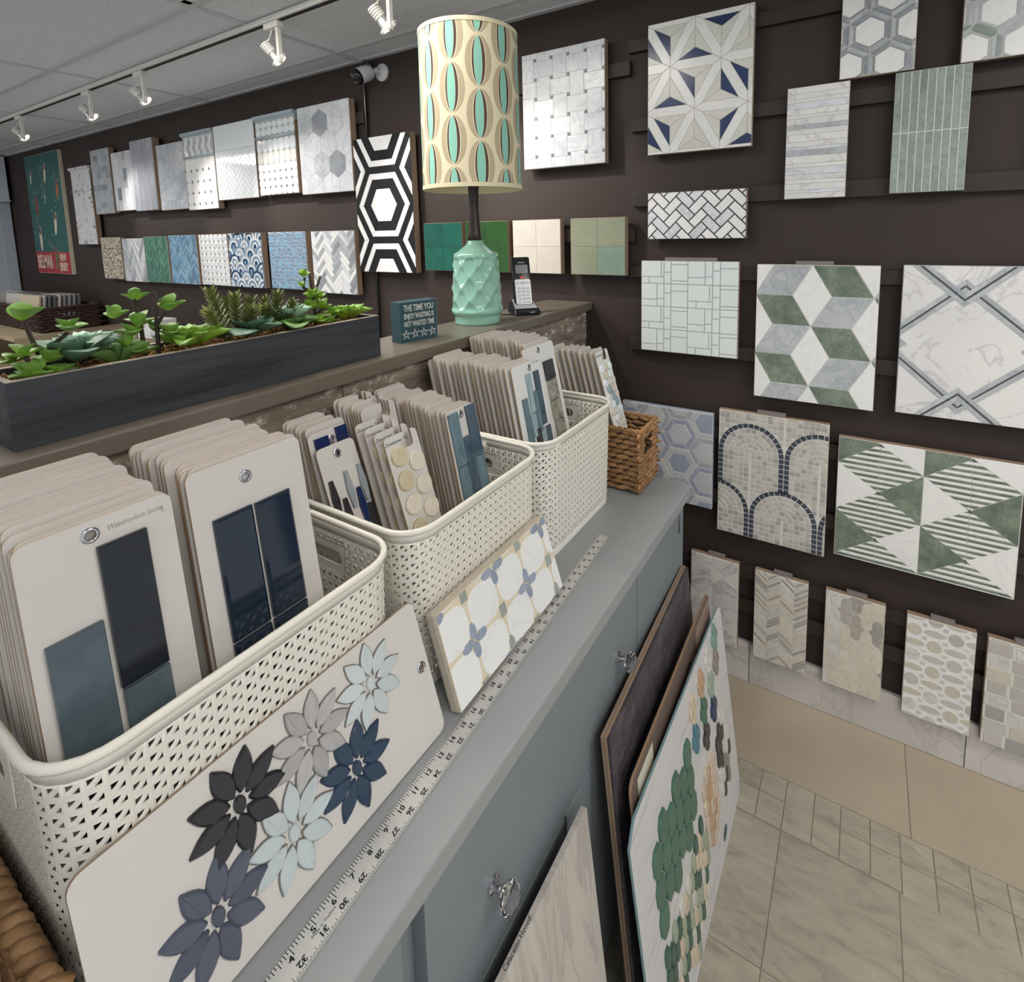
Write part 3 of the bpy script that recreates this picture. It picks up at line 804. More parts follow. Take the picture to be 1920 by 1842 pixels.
def modular(w, h):
    out = []; c = w / 4; H = h / 4
    for i in range(4):
        for j in range(4):
            x, z = i * c, j * H; s = (i + 2 * j) % 4; k = .7
            if s == 0: P = [rect(x, x + c * k, z + H * (1 - k), z + H), rect(x + c * k, x + c, z + H * .35, z + H), rect(x + c * k, x + c, z, z + H * .35), rect(x, x + c * .7, z, z + H * (1 - k))]
            elif s == 1: P = [rect(x + c * (1 - k), x + c, z, z + H * k), rect(x, x + c * (1 - k), z, z + H * .6), rect(x, x + c * (1 - k), z + H * .6, z + H), rect(x + c * (1 - k), x + c, z + H * k, z + H)]
            elif s == 2: P = [rect(x, x + c * .88, z + H * .3, z + H), rect(x + c * .88, x + c, z + H * .3, z + H), rect(x, x + c * .35, z, z + H * .3), rect(x + c * .35, x + c, z, z + H * .3)]
            else: P = [rect(x + c * .3, x + c, z + H * .14, z + H * .84), rect(x, x + c * .3, z, z + H * .5), rect(x, x + c * .3, z + H * .5, z + H), rect(x + c * .3, x + c, z + H * .84, z + H), rect(x + c * .3, x + c, z, z + H * .14)]
            out += [(q, 'modular') for q in P]
    return out
panel('modular_board', 'pale white board of interlocking squares and rectangles', -.686, -.350, 1.176, 1.500, modular, 'grout_grey', thick=.022, gap=.0034, hang=(.25, .78), group=RW)
def cube(w, h):
    out = []; s = .109; dx, dz = 1.5 * s, math.sqrt(3) * s; ox, oz = .160, .243
    L = lambda i, j: (ox + i * dx, oz + j * dz + (dz / 2 if i % 2 else 0))
    for i in range(-3, 4):
        for j in range(-4, 4):
            A = L(i, j)
            for B, mt in ((L(i, j + 1), 'thassos'), ((A[0] + dx, A[1] + dz / 2), 'grey_marble'), ((A[0] + dx, A[1] - dz / 2), 'green_marble')):
                mx, mz = (A[0] + B[0]) / 2, (A[1] + B[1]) / 2; ux, uz = (B[0] - A[0]) / dz, (B[1] - A[1]) / dz
                out.append(([A, (mx + uz * s / 2, mz - ux * s / 2), B, (mx - uz * s / 2, mz + ux * s / 2)], mt))
    return out
panel('tumbling_block_board', 'green grey and white tumbling-block diamond board', -.295, .041, 1.060, 1.493, cube, 'grout_white', thick=.022, gap=.002, hang=(.33, .64), group=RW)
def link(w, h):
    out = [(rect(0, w, 0, h), 'calacatta', -.0006)]
    X, Z = .165, .15; ox, oz = .142, .205
    for i in range(-1, 3):
        for j in range(-2, 3):
            cx, cz = ox + i * 2 * X, oz + j * 2 * Z
            def dia(k): return [(cx + X + k - 2 * X, cz), (cx, cz - Z - k * .92), (cx + X + k, cz), (cx, cz + Z + k * .92)] if False else [(cx - X - k, cz), (cx, cz - Z - k * .92), (cx + X + k, cz), (cx, cz + Z + k * .92)]
            dy = .0006 if (i + j) % 2 else .0002
            A, B, C, D = dia(.042), dia(.025), dia(.017), dia(.0)
            for P, Q, mt in ((A, B, 'grey_marble'), (B, C, 'strip_dark'), (C, D, 'grey_marble')):
                n = 4
                for k in range(4): out.append(([P[k], P[(k + 1) % n], Q[(k + 1) % n], Q[k]], mt, dy))
    return out
panel('linked_diamond_board', 'white marble board with grey interlocking diamond bands at the right edge', .095, .535, 1.067, 1.496, link, 'grey_marble', 'grey_marble', thick=.022, gap=.0007, t=.0022, group=RW)
def hexblue(w, h):
    out = []; R = .062
    for cx, cz, i, j in hexgrid(w, h, R, True, .035, .04):
        s = (i + 2 * j) % 3
        core, ring = (('hex_pale', 'lilac_hex'), ('lilac_hex', 'hex_pale'), ('hex_pale', 'hex_ring'))[s]
        P = {f: hexp(cx, cz, R * f, True) for f in (.66, .99)}
        out.append((P[.66], core)); out += ringtiles(P[.99], P[.66], ring)
    return out
panel('nested_hexagon_board', 'lilac grey nested hexagon board behind the small brown basket', -.761, -.424, .628, .973, hexblue, 'grout_white', 'fan_grey', thick=.022, gap=.0022, group=RW)
def arches(w, h):
    out = []; p_ = .0168; R = .104; rows = [(.437 - .035 - R, 0), (.437 - .035 - R - .213, 1), (.437 - .035 - R + .213, 1)]
    cx0 = .104
    cen = {r_: [(cx0 + off * R + 2 * R * i, cz) for i in range(-1, 3)] for r_, (cz, off) in enumerate(rows)}
    low = cen[1]
    inside = lambda x, z, c: (abs(x - c[0]) < R and z < c[1]) or math.hypot(x - c[0], z - c[1]) < R
    for r_, (cz, off) in enumerate(rows):
        for c in cen[r_]:
            for k in range(6):
                ro, ri = R - k * p_, max(R - (k + 1) * p_, .001); n = max(3, int(PI * (ro + ri) / 2 / p_))
                pick_ = lambda: 'grout_dark2' if (k == 0 and r_ != 2) else rnd.choice(['arch_a', 'arch_a', 'arch_b', 'arch_b', 'arch_c'])
                for t in range(n):
                    a, b = PI * t / n, PI * (t + 1) / n
                    q = [(c[0] + ri * math.cos(a), c[1] + ri * math.sin(a)), (c[0] + ro * math.cos(a), c[1] + ro * math.sin(a)), (c[0] + ro * math.cos(b), c[1] + ro * math.sin(b)), (c[0] + ri * math.cos(b), c[1] + ri * math.sin(b))]
                    m_ = (sum(x for x, z in q) / 4, sum(z for x, z in q) / 4)
                    if r_ == 0 and any(inside(*m_, l) for l in low): continue
                    if r_ == 2 and any(inside(*m_, l) for l in cen[0]): continue
                    out.append((q, pick_()))
                for s in (-1, 1):
                    for t in range(14):
                        z1 = c[1] - t * p_; x0, x1 = sorted((c[0] + s * ri, c[0] + s * ro)); m_ = ((x0 + x1) / 2, z1 - p_ / 2)
                        if r_ == 0 and any(inside(*m_, l) for l in low): continue
                        if r_ == 2 and any(inside(*m_, l) for l in cen[0]): continue
                        out.append((rect(x0, x1, z1 - p_, z1), pick_()))
    return out
plain('grout_dark2', (64, 70, 84), .4, noise=.1, nscale=40); plain('arch_a', (198, 194, 188), .4, noise=.05, nscale=60); plain('arch_b', (186, 181, 174), .4, noise=.05, nscale=60); plain('arch_c', (166, 163, 160), .4, noise=.06, nscale=60)
panel('arch_mosaic_board', 'beige stone mosaic board of arches outlined in dark blue', -.404, -.070, .561, .998, arches, 'grout_white', thick=.022, gap=.0024, sep=False, hang=(.36, .62), group=RW)
def tri(w, h):
    out = []; c = w / 4.02; H = .39 * h
    for ci in (1, 3):
        for r_ in range(-1, 4):
            zt = h * (.985) - r_ * H; zm = zt - H / 2; zb = zt - H
            n = 9
            for k in range(2 * n):
                za, zb2 = zb + H * k / (2 * n), zb + H * (k + 1) / (2 * n)
                def half(z): return c * (1 - abs(z - zm) / (H / 2))
                xa, xb = half(za), half(zb2)
                mt = 'green_marble' if k % 2 else 'thassos'
                out.append(([(ci * c - xa, za), (ci * c, za), (ci * c, zb2), (ci * c - xb, zb2)], mt)); out.append(([(ci * c, za), (ci * c + xa, za), (ci * c + xb, zb2), (ci * c, zb2)], mt))
    for gi in (0, 2, 4):
        for r_ in range(-1, 4):
            zc = h * .985 - r_ * H; ev = r_ % 2 == 0
            out.append(([(gi * c, zc - H / 2), (gi * c, zc + H / 2), (gi * c - c, zc)], 'thassos' if ev else 'green_marble'))
            out.append(([(gi * c, zc - H / 2), (gi * c + c, zc), (gi * c, zc + H / 2)], 'green_marble' if ev else 'thassos'))
    return out
panel('striped_diamond_board', 'large green and white triangle board with striped diamonds', -.044, .393, .582, .968, tri, 'grout_white', thick=.022, gap=.0012, group=RW)
# --- bottom row standing above the skirting
BR = 'low row of boards above the marble skirting'
def g1(w, h):
    out = []
    A, B, C = .088, .150, .034                       # column pitch, straight side, slanted shoulder
    for i in range(-1, 3):
        for j in range(-2, 4):
            x, z = i * A - .012, j * B * 1.23 + (B * .6 if i % 2 else 0) - .02
            out.append(([(x, z + C), (x + A * .5, z), (x + A, z + C), (x + A, z + B), (x + A * .5, z + B * 1.23), (x, z + B)], 'calacatta2'))
    return out
marble('calacatta2', (216, 213, 209), (150, 147, 147), 7, .04, .3, var=.03)
panel('interlock_marble_board', 'veined marble board of tall interlocking tiles beside the leaning boards', -.494, -.328, .131, .451, g1, 'grout_white', thick=.02, gap=.003, t=.003, hang=(.35, .7), group=BR)
panel('beige_chevron_board', 'beige stone chevron mosaic board', -.275, -.110, .128, .451, lambda w, h: chevron(w, h, w / 4, .034, .0098, ['taupe_stone', 'cream_stone', 'carrara_warm', 'cream_stone']), 'grout_white', thick=.02, gap=.0016, hang=(.35, .7), group=BR)
def arab(w, h):
    out = []; a, b = .058, .045; amp = .006
    def edge(A, B, s, n=6):
        dx, dz = B[0] - A[0], B[1] - A[1]; L = math.hypot(dx, dz); nx, nz = -dz / L, dx / L
        return [(A[0] + dx * t / n + nx * amp * s * math.sin(2 * PI * t / n), A[1] + dz * t / n + nz * amp * s * math.sin(2 * PI * t / n)) for t in range(n)]
    for i in range(-1, 5):
        for j in range(-1, 9):
            cx, cz = i * a + (a / 2 if j % 2 else 0), j * b
            Lf, T, Rt, Bo = (cx - a / 2, cz), (cx, cz + b), (cx + a / 2, cz), (cx, cz - b)
            out.append((edge(Bo, Rt, -1) + edge(Rt, T, 1) + edge(T, Lf, -1) + edge(Lf, Bo, 1), rnd.choice(['cream_stone', 'taupe_stone', 'carrara_warm', 'cream_stone'])))
    return out
panel('arabesque_board', 'beige marble lantern-shaped arabesque board', -.060, .103, .128, .453, arab, 'grout_white', thick=.02, gap=.0022, hang=(.35, .7), group=BR)
plain('oval_tan', (202, 196, 182), .4, noise=.05, nscale=60)
def ovals(w, h):
    out = [(rect(0, w, 0, h), 'thassos', -.001)]
    p_ = w / 3.3
    for i in range(-1, 5):
        for j in range(-1, 9):
            x, z = i * p_ + p_ * .4, j * p_ * .82
            if (i + j) % 2: out.append((circ(x, z, p_ * .40, 16, p_ * .40), rnd.choice(['arch_a', 'carrara_warm', 'arch_b', 'oval_tan'])))
            else: out.append((circ(x, z, p_ * .58, 16, p_ * .24), rnd.choice(['arch_a', 'carrara_warm', 'oval_tan'])))
            for dx in (.0,): out.append((rect(x + p_ * .5 - .007, x + p_ * .5 + .007, z + p_ * .41 - .007, z + p_ * .41 + .007), 'carrara_warm'))
    return out
panel('oval_mosaic_board', 'pale stone board of rounded ovals and circles', .157, .322, .124, .452, ovals, 'grout_white', thick=.02, gap=.0022, t=.003, hang=(.35, .7), group=BR)
panel('stone_weave_board', 'greenish stone basketweave board at the lower right edge', .347, .512, .126, .453, lambda w, h: [(rect(i * .055 + (0 if (i + j) % 2 else .006), i * .055 + (.055 if (i + j) % 2 else .049), j * .04, j * .04 + .04), rnd.choice(['arch_a', 'arch_b', 'oval_tan', 'carrara_warm', 'arch_c'])) for i in range(3) for j in range(9)], 'grout_white', thick=.02, gap=.002, hang=(.35, .7), group=BR)
# ------------------------------------------------------------------ white woven-look plastic baskets
plain('plastic', (226, 222, 212), .42)
def basket(label, yc, L, xf=-.55, W=.335, zb=CZ + .001, H=.266):
    """rounded box shell with a lattice of paired triangular holes, rolled rim, slots at both ends"""
    xc = xf - W / 2
    r = thing('white_basket', label, 'basket', (xc, yc, zb), group='white plastic baskets on the cabinet')
    rad = .052; a, b = W / 2 - rad, L / 2 - rad
    segs = [('l', (W / 2, -b), (W / 2, b)), ('a', (a, b), 0), ('l', (a, L / 2), (-a, L / 2)), ('a', (-a, b), 90), ('l', (-W / 2, b), (-W / 2, -b)), ('a', (-a, -b), 180), ('l', (-a, -L / 2), (a, -L / 2)), ('a', (a, -b), 270)]
    lens = [math.hypot(s[2][0] - s[1][0], s[2][1] - s[1][1]) if s[0] == 'l' else rad * PI / 2 for s in segs]
    T = sum(lens)
    def P(u, v, off=0):
        u = u % T; i = 0
        while u > lens[i] and i < 7: u -= lens[i]; i += 1
        s = segs[i]; f = u / lens[i]
        if s[0] == 'l':
            x = s[1][0] + (s[2][0] - s[1][0]) * f; y = s[1][1] + (s[2][1] - s[1][1]) * f
            dx, dy = s[2][0] - s[1][0], s[2][1] - s[1][1]; n = (dy / lens[i], -dx / lens[i])
        else:
            t = math.radians(s[2] + 90 * f); n = (math.cos(t), math.sin(t)); x = s[1][0] + rad * n[0]; y = s[1][1] + rad * n[1]
        k = .965 + .035 * v / H
        return ((x + n[0] * off) * k, (y + n[1] * off) * k, v)
    nc = int(T / .0150); pu = T / nc; v0, v1 = .018, H - .018; nr = 15; pv = (v1 - v0) / nr
    uend = [lens[0] + lens[1] + lens[2] / 2, sum(lens[:6]) + lens[6] / 2]
    m = MB(); verts = []; faces = []
    def quad(pts):
        o = len(verts); verts.extend(pts); faces.append(tuple(range(o, o + len(pts))))
    for j in range(nr):
        for i in range(nc):
            u0 = i * pu; w0 = v0 + j * pv; uc = u0 + pu / 2
            if nr - 4 <= j <= nr - 2 and any(abs(((uc - e + T / 2) % T) - T / 2) < .056 for e in uend): continue
            U = lambda f: u0 + pu * f
            V = lambda f: w0 + pv * f
            lp = lambda p, q, t: (p[0] + (q[0] - p[0]) * t, p[1] + (q[1] - p[1]) * t)
            h0, h1, g0, g1 = .16, .84, .18, .82
            A, B, C, D = (h0, g0), (h1, g0), (h1, g1), (h0, g1); s = .36
            a1, a2, c1, c2 = lp(A, B, s), lp(A, D, s), lp(C, B, s), lp(C, D, s)
            c = lambda q, o=0: P(U(q[0]), V(q[1]), o)
            quad([c((0, 0)), c((1, 0)), c(B), c(a1), c(A)]); quad([c((1, 0)), c((1, 1)), c(C), c(c1), c(B)]); quad([c((1, 1)), c((0, 1)), c(D), c(c2), c(C)]); quad([c((0, 1)), c((0, 0)), c(A), c(a2), c(D)])
            m1, m2, q = lp(a1, c1, .5), lp(a2, c2, .5), .0011
            quad([c(A), c(a1), c(m1, q), c(m2, q), c(a2)]); quad([c(m1, q), c(c1), c(C), c(c2), c(m2, q)])
    n = 96
    for lo, hi in ((0.0, v0), (v1, H)):
        for i in range(n):
            quad([P(T * i / n, lo), P(T * (i + 1) / n, lo), P(T * (i + 1) / n, hi), P(T * i / n, hi)])
        if lo == 0.0: pass
    quad([P(T * i / n, 0.0) for i in range(n)][::-1])
    m.add(verts, faces, 'plastic')
    for sgn, e in ((1, uend[0]), (-1, uend[1])):
        # end plate with the hand slot
        zlo, zhi = v0 + (nr - 4) * pv, v0 + (nr - 1) * pv
        sub = MB(); hh = (zhi - zlo) / 2; zc = (zhi + zlo) / 2
        sub.plate(rrect(-.063, .063, zc - hh - .004, zc + hh + .004, .004), [rrect(-.042, .042, zc - .012, zc + .012, .0119, 6)], .0008, 'plastic')
        k = .965 + .035 * zc / H
        Mx = Matrix.Translation((0, sgn * (L / 2 + .0008) * k, 0)) @ Matrix.Rotation(0 if sgn < 0 else PI, 4, 'Z')
        m.add(sub.v, sub.f, 'plastic', Mx)
    o = m.build('perforated_wall', r)
    bm = bmesh.new(); bm.from_mesh(o.data); bmesh.ops.remove_doubles(bm, verts=bm.verts[:], dist=.00005); bm.to_mesh(o.data); bm.free()
    md = o.modifiers.new('thickness', 'SOLIDIFY'); md.thickness = .0014; md.offset = -1
    smooth_by_angle(o, 30)
    rim = MB(); rim.tube([P(T * i / 96, H, .0015) for i in range(96)], .0048, 'plastic', 8, True); rim.build('rolled_rim', r, smooth=True)
    return r
basket('white woven-look plastic basket nearest the viewer', .300, .378)
basket('middle of the three white woven-look plastic baskets', .694, .364)
basket('farthest of the three white woven-look plastic baskets, beside the brown basket', 1.068, .356)

# ------------------------------------------------------------------ sample cards
plain('card', (204, 200, 195), .6, noise=.015, nscale=30, var=.02); plain('card_edge', (164, 138, 110), .75, var=.12); plain('card_white', (222, 222, 220), .55)
plain('ink', (40, 44, 60), .6); plain('pencil', (150, 145, 142), .7)
def lean(name, label, cat, X, y, z, tilt, rz=0, group=None):
    return thing(name, label, cat, (X, y, z), (-math.radians(tilt), 0, PI / 2 + rz), group)
_cm = {}
def card_mesh(w, h, hole=None, notch=False, face='card', t=.0032, r=.010):
    key = (round(w, 3), round(h, 3), hole, notch, face)
    if key not in _cm:
        out = rrect(0, w, 0, h, r)
        if notch:   # shop-hook cut-out in the top edge
            a, b = w * .60, w * .82
            i = max(k for k, q in enumerate(out) if abs(q[1] - h) < 1e-6 and q[0] > w / 2)
            cut = [(b, h), (b, h - .024), (b - .004, h - .029), (a + .002, h - .029), (a - .012, h - .027), (a - .012, h - .016), (a, h - .016), (a, h)]
            out = out[:i + 1] + cut + out[i + 1:]
        holes = [circ(hole[0], hole[1], .0048, 16)] if hole else []
        _cm[key] = MB().plate(out, holes, t, face, 'card_edge').mesh('sample_card')
    return _cm[key]
def grommet(r, u, v):
    m = MB(); m.lathe([(.0046, -.0045), (.0046, .0012), (.0052, .0018), (.0072, .0012), (.0080, 0), (.0080, -.0003)], 'chrome', 24, Matrix.Translation((u, 0, v)) @ Matrix.Rotation(PI / 2, 4, 'X'), cap=False)
    m.build('grommet', r, smooth=True)
ORD = 'first second third fourth fifth sixth seventh eighth ninth tenth eleventh twelfth thirteenth fourteenth fifteenth sixteenth seventeenth eighteenth nineteenth twentieth'.split()
def stack(n, label, Xt0, Xt1, y0, w, zt, tilt, group, dz=.006, dy=.003, face='card', zb=.905, notch=False, zstep=0.0, ystep=0.0):
    a = math.radians(tilt)
    for i in range(n):
        f = i / max(1, n - 1)
        h = round((zt + zstep * f - zb + rnd.choice((-dz, 0, 0, dz * .6))) / math.cos(a), 3)
        Xt = Xt0 + (Xt1 - Xt0) * f; Xb = min(Xt + h * math.sin(a), -.587 - .0048 * i if zb < .91 else 0); ai = math.asin((Xb - Xt) / h)
        lab = '%s %s' % (ORD[i], label)
        o = place('sample_card', card_mesh(w, h, None, notch, face), None, (Xb, y0 + ystep * f + rnd.uniform(-dy, dy), zb), (-ai, 0, PI / 2))
        tag(o, lab, 'sample card', group)
def card(label, Xt, zt, y0, w, tilt, hole=None, notch=False, face='card', zb=.905, group='front sample cards'):
    a = math.radians(tilt); h = round((zt - zb) / math.cos(a), 3)
    if zb < .91 and Xt + h * math.sin(a) > -.579:
        a = math.asin((-.579 - Xt) / h); tilt = math.degrees(a)
    r = lean('sample_card', label, 'sample card', Xt + h * math.sin(a), y0, zb, tilt, 0, group)
    place('card_board', card_mesh(w, h, hole, notch, face), r)
    if hole: grommet(r, *hole)
    return r, h
def glue(r, poly, mat, t=.006, bev=.0008, name='tile'):
    p = ccw(poly); cx = sum(q[0] for q in p) / len(p); cz = sum(q[1] for q in p) / len(p)
    return MB().tile([(q[0] - cx, q[1] - cz) for q in p], mat, t, bev).build(name, r, (cx, -t, cz))
plain('navy_glaze', (22, 27, 36), .18, noise=.35, nscale=22, bmp=.15); plain('blue_glaze', (78, 92, 100), .25, noise=.25, nscale=22, bmp=.15); plain('slate_gloss', (28, 40, 56), .07, noise=.15, nscale=14)
plain('steel_glass', (150, 158, 162), .15, noise=.15, nscale=50); plain('navy_glass', (26, 42, 84), .1, noise=.3, nscale=50); plain('char_glass', (52, 50, 54), .12, noise=.3, nscale=60)
plain('teal_glass', (96, 120, 130), .12, noise=.28, nscale=26, stretch=(4, 4, .7)); plain('teal_light', (150, 170, 176), .12, noise=.2, nscale=26, stretch=(4, 4, .7)); plain('teal_dark', (64, 84, 100), .12, noise=.35, nscale=26, stretch=(4, 4, .7))
plain('silver_wave', (150, 148, 136), .12, noise=.5, nscale=40); plain('champagne', (202, 188, 158), .3, noise=.06, nscale=80, var=.05); plain('champ_light', (216, 208, 192), .3, noise=.06, nscale=80, var=.03)
G1 = 'plain-backed sample cards in the nearest basket'; G2 = 'plain-backed sample cards in the middle basket'; G3 = 'plain-backed sample cards in the far basket'; G4 = 'sample cards standing in the brown basket'
# nearest basket
r, h = card('large grey card with two navy glazed tiles and a blue one, front left', -.635, 1.335, .127, .126, 9, (.0556, .421))
glue(r, rect(.058, .099, .264, .408), 'navy_glaze'); glue(r, rect(.059, .099, .118, .261), 'blue_glaze'); glue(r, rect(.0105, .053, .195, .338), 'blue_glaze'); glue(r, rect(.0105, .053, .05, .193), 'navy_glaze')
place('handwriting', text_mesh('Watercolors Series', .0078, 'pencil', .0001, .8, shear=.3), r, (.093, -.0002, .4215), FACE)
place('handwriting', text_mesh('L', .008, 'pencil', .0001), r, (.117, -.0002, .419), FACE)
stack(16, 'plain beige card behind the navy tile card in the nearest basket', -.646, -.812, .130, .123, 1.335, 9, G1, zstep=.008)
r, h = card('grey card with two glossy dark slate tiles in the nearest basket', -.640, 1.343, .270, .138, 9, (.0643, .417))
glue(r, rect(.020, .0645, .236, .382), 'slate_gloss', .007, .003); glue(r, rect(.0685, .113, .236, .381), 'slate_gloss', .007, .003)
glue(r, rect(.020, .0645, .09, .233), 'slate_gloss', .007, .003); glue(r, rect(.0685, .113, .09, .233), 'slate_gloss', .007, .003)
stack(5, 'thin cream card close behind the glossy slate tile card', -.646, -.668, .272, .133, 1.343, 9, G1, dz=.004)
stack(9, 'beige card of the loose row farther behind the slate tiles', -.700, -.795, .276, .128, 1.345, 8, G1)
# middle basket
r, h = card('white card with dark, steel and navy picket strips in the middle basket', -.775, 1.250, .522, .076, 20, (.0386, .350))
for u, v, mt, L in ((.010, .278, 'char_glass', .066), (.026, .243, 'char_glass', .064), (.041, .284, 'steel_glass', .066), (.056, .250, 'navy_glass', .064), (.069, .286, 'steel_glass', .066), (.069, .217, 'char_glass', .064)):
    glue(r, [(u - .003, v - L / 2), (u + .003, v - L / 2), (u + .0062, v), (u + .003, v + L / 2), (u - .003, v + L / 2), (u - .0062, v)], mt)
r, h = card('beige card with two navy tile corners showing behind the picket card', -.795, 1.272, .522, .078, 16, (.044, .362))
glue(r, rect(.010, .036, .25, .372), 'navy_glass'); glue(r, rect(.053, .075, .25, .380), 'navy_glass')
stack(8, 'plain card behind the navy-cornered card in the middle basket', -.806, -.868, .528, .078, 1.276, 13, G2, dz=.008)
pl = ['front card of cream penny rounds with shop lettering in the middle basket', 'second card of cream penny rounds, half hidden by the front one', 'third penny round card with shop lettering, mostly hidden', 'fourth shop lettered card behind the penny rounds']
for k in range(4):
    r, h = card(pl[k], -.700 - .024 * k, 1.256 + .004 * k, .6005, .0765, 19, None, True)
    place('shop_lettering', text_mesh('Downtown Tile', .0095, 'ink', .0001, .85, shear=.35), r, (.027, -.0002, h - .012), FACE)
    if k < 3:
        for q, (u, v) in enumerate(((.0224, .336), (.0565, .316), (.0224, .293), (.0575, .273), (.0230, .250), (.0590, .230), (.0240, .207), (.060, .187))):
            c = 'champagne' if q in (0, 2, 6) else 'champ_light'
            glue(r, circ(u, v - .003, .0172 if k == 0 else .0165, 28), c, .006, .0016, 'penny_round')
stack(10, 'notched plain card behind the lettered penny round cards', -.792, -.870, .632, .082, 1.285, 13, G2, dz=.010, notch=True)
r, h = card('card of watery blue glass brick tiles in the middle basket', -.660, 1.275, .714, .083, 12, (.0415, .364))
for u0, u1, v0_, v1_, mt in ((.004, .030, .272, .372, 'teal_glass'), (.0535, .080, .275, .375, 'teal_dark'), (.031, .053, .205, .32, 'teal_dark'), (.004, .030, .15, .270, 'teal_glass'), (.0535, .080, .152, .273, 'teal_glass'), (.031, .053, .09, .203, 'teal_light'), (.004, .030, .04, .148, 'teal_dark'), (.0535, .080, .04, .150, 'teal_dark')):
    glue(r, rect(u0, u1, v0_, v1_), mt, .005)
stack(20, 'plain card behind the watery blue glass card', -.672, -.892, .716, .080, 1.276, 12, G2, dz=.007, ystep=.03)
# far basket
r, h = card('white card of grey and teal glass bricks in the far basket', -.655, 1.31, .922, .116, 12, (.0701, .400), face='card_white')
place('handwriting', text_mesh('Crystal Series', .007, 'pencil', .0001, .8, shear=.3), r, (.096, -.0002, .408), FACE)
for u0, u1, v0_, v1_, mt in ((.047, .066, .30, .388, 'teal_light'), (.080, .100, .262, .388, 'teal_dark'), (.019, .038, .23, .338, 'teal_glass'), (.040, .059, .245, .298, 'teal_light'), (.061, .079, .25, .345, 'teal_glass'), (.050, .068, .15, .262, 'char_glass'), (.070, .088, .15, .255, 'teal_light'), (.090, .110, .12, .255, 'teal_dark'), (.019, .038, .12, .226, 'teal_glass')):
    glue(r, rect(u0, u1, v0_, v1_), mt, .005)
stack(17, 'plain card behind the teal brick card in the far basket', -.667, -.892, .915, .105, 1.312, 12, G3, dz=.006)
r, h = card('tall white card with a column of silver wavy tiles in the far basket', -.708, 1.322, 1.045, .146, 12, (.0708, .413), face='card_white')
for k in range(5): glue(r, rect(.078 + .001 * (k % 2), .122, .33 - .052 * k, .38 - .052 * k), 'silver_wave' if k else 'char_glass', .007, .002)
stack(14, 'plain card behind the tall silver tile card', -.722, -.892, 1.075, .120, 1.335, 11, G3, dz=.006)
# cards in the brown basket
r, h = card('card of green-blue penny rounds standing in the brown basket', -.632, 1.272, 1.292, .080, 16, None, True, 'card_white', zb=.915, group=G4)
place('shop_lettering', text_mesh('Downtown Tile', .0095, 'ink', .0001, .85, shear=.35), r, (.027, -.0002, h - .012), FACE)
k = 0; v = h - .05
while v > .08:
    for q in range(3):
        u = .016 + q * .024 + (.012 if k % 2 else 0)
        if u < .075: glue(r, circ(u, v, .0112, 18), rnd.choice(['pearl', 'teal_light', 'champ_light', 'glass_white']), .005, .0012, 'penny_round')
    v -= .0205; k += 1
stack(8, 'plain card behind the green-blue penny rounds', -.648, -.775, 1.292, .080, 1.274, 14, G4, dz=.006, zb=.915)

# ------------------------------------------------------------------ flower card leaning on the nearest basket
fc = lean('flower_sample_card', 'large white card with six petal flower mosaics leaning on the nearest basket', 'sample card', -.490, .112, CZ + .0023, 17.6, 0)
fm = MB().plate(rrect(0, .392, 0, .186, .012, 5), [circ(.379, .0966, .0042, 16)], .004, 'card', 'board_edge').mesh('card_board'); place('card_board', fm, fc)
grommet(fc, .379, .0966)
plain('petal_black', (40, 40, 42), .15, var=.2); plain('petal_silver', (168, 166, 166), .28, noise=.12, nscale=60, stretch=(6, 6, 1), var=.1); plain('petal_navy', (44, 62, 84), .15, var=.12); plain('petal_ice', (196, 204, 206), .12, var=.05); plain('petal_mist', (186, 196, 198), .15, noise=.05, nscale=90, var=.04); plain('petal_slate', (80, 85, 100), .22, noise=.1, nscale=30, var=.1)
def petal(mat, edge):
    """pillowed almond with a bevelled rim, root at origin, pointing +z, facing -y"""
    n = 9; L, Wd = .0405, .0102
    prof = [(t / (n - 1), math.sin(PI * (t / (n - 1)) ** .9) ** .8 if 0 < t < n - 1 else .10) for t in range(n)]
    ring = [(Wd * s, L * f) for f, s in prof] + [(-Wd * s, L * f) for f, s in reversed(prof)]
    ring = ccw(ring); m = MB(); k = len(ring)
    ins = inset(ring, .0009); top = inset(ring, .0022)
    v = [(a, -.0042, b) for a, b in top] + [(a, -.0030, b) for a, b in ins] + [(a, -.0018, b) for a, b in ring] + [(a, 0, b) for a, b in ring]
    f = [tuple(range(k))]; m.add(v, f, mat)
    m.add(v, [(j * k + k + i, j * k + k + (i + 1) % k, j * k + (i + 1) % k, j * k + i) for j in (0,) for i in range(k)], mat)
    m.add(v, [(j * k + k + i, j * k + k + (i + 1) % k, j * k + (i + 1) % k, j * k + i) for j in (1, 2) for i in range(k)], edge)
    return m.mesh('petal')
plain('petal_edge', (120, 118, 112), .3)
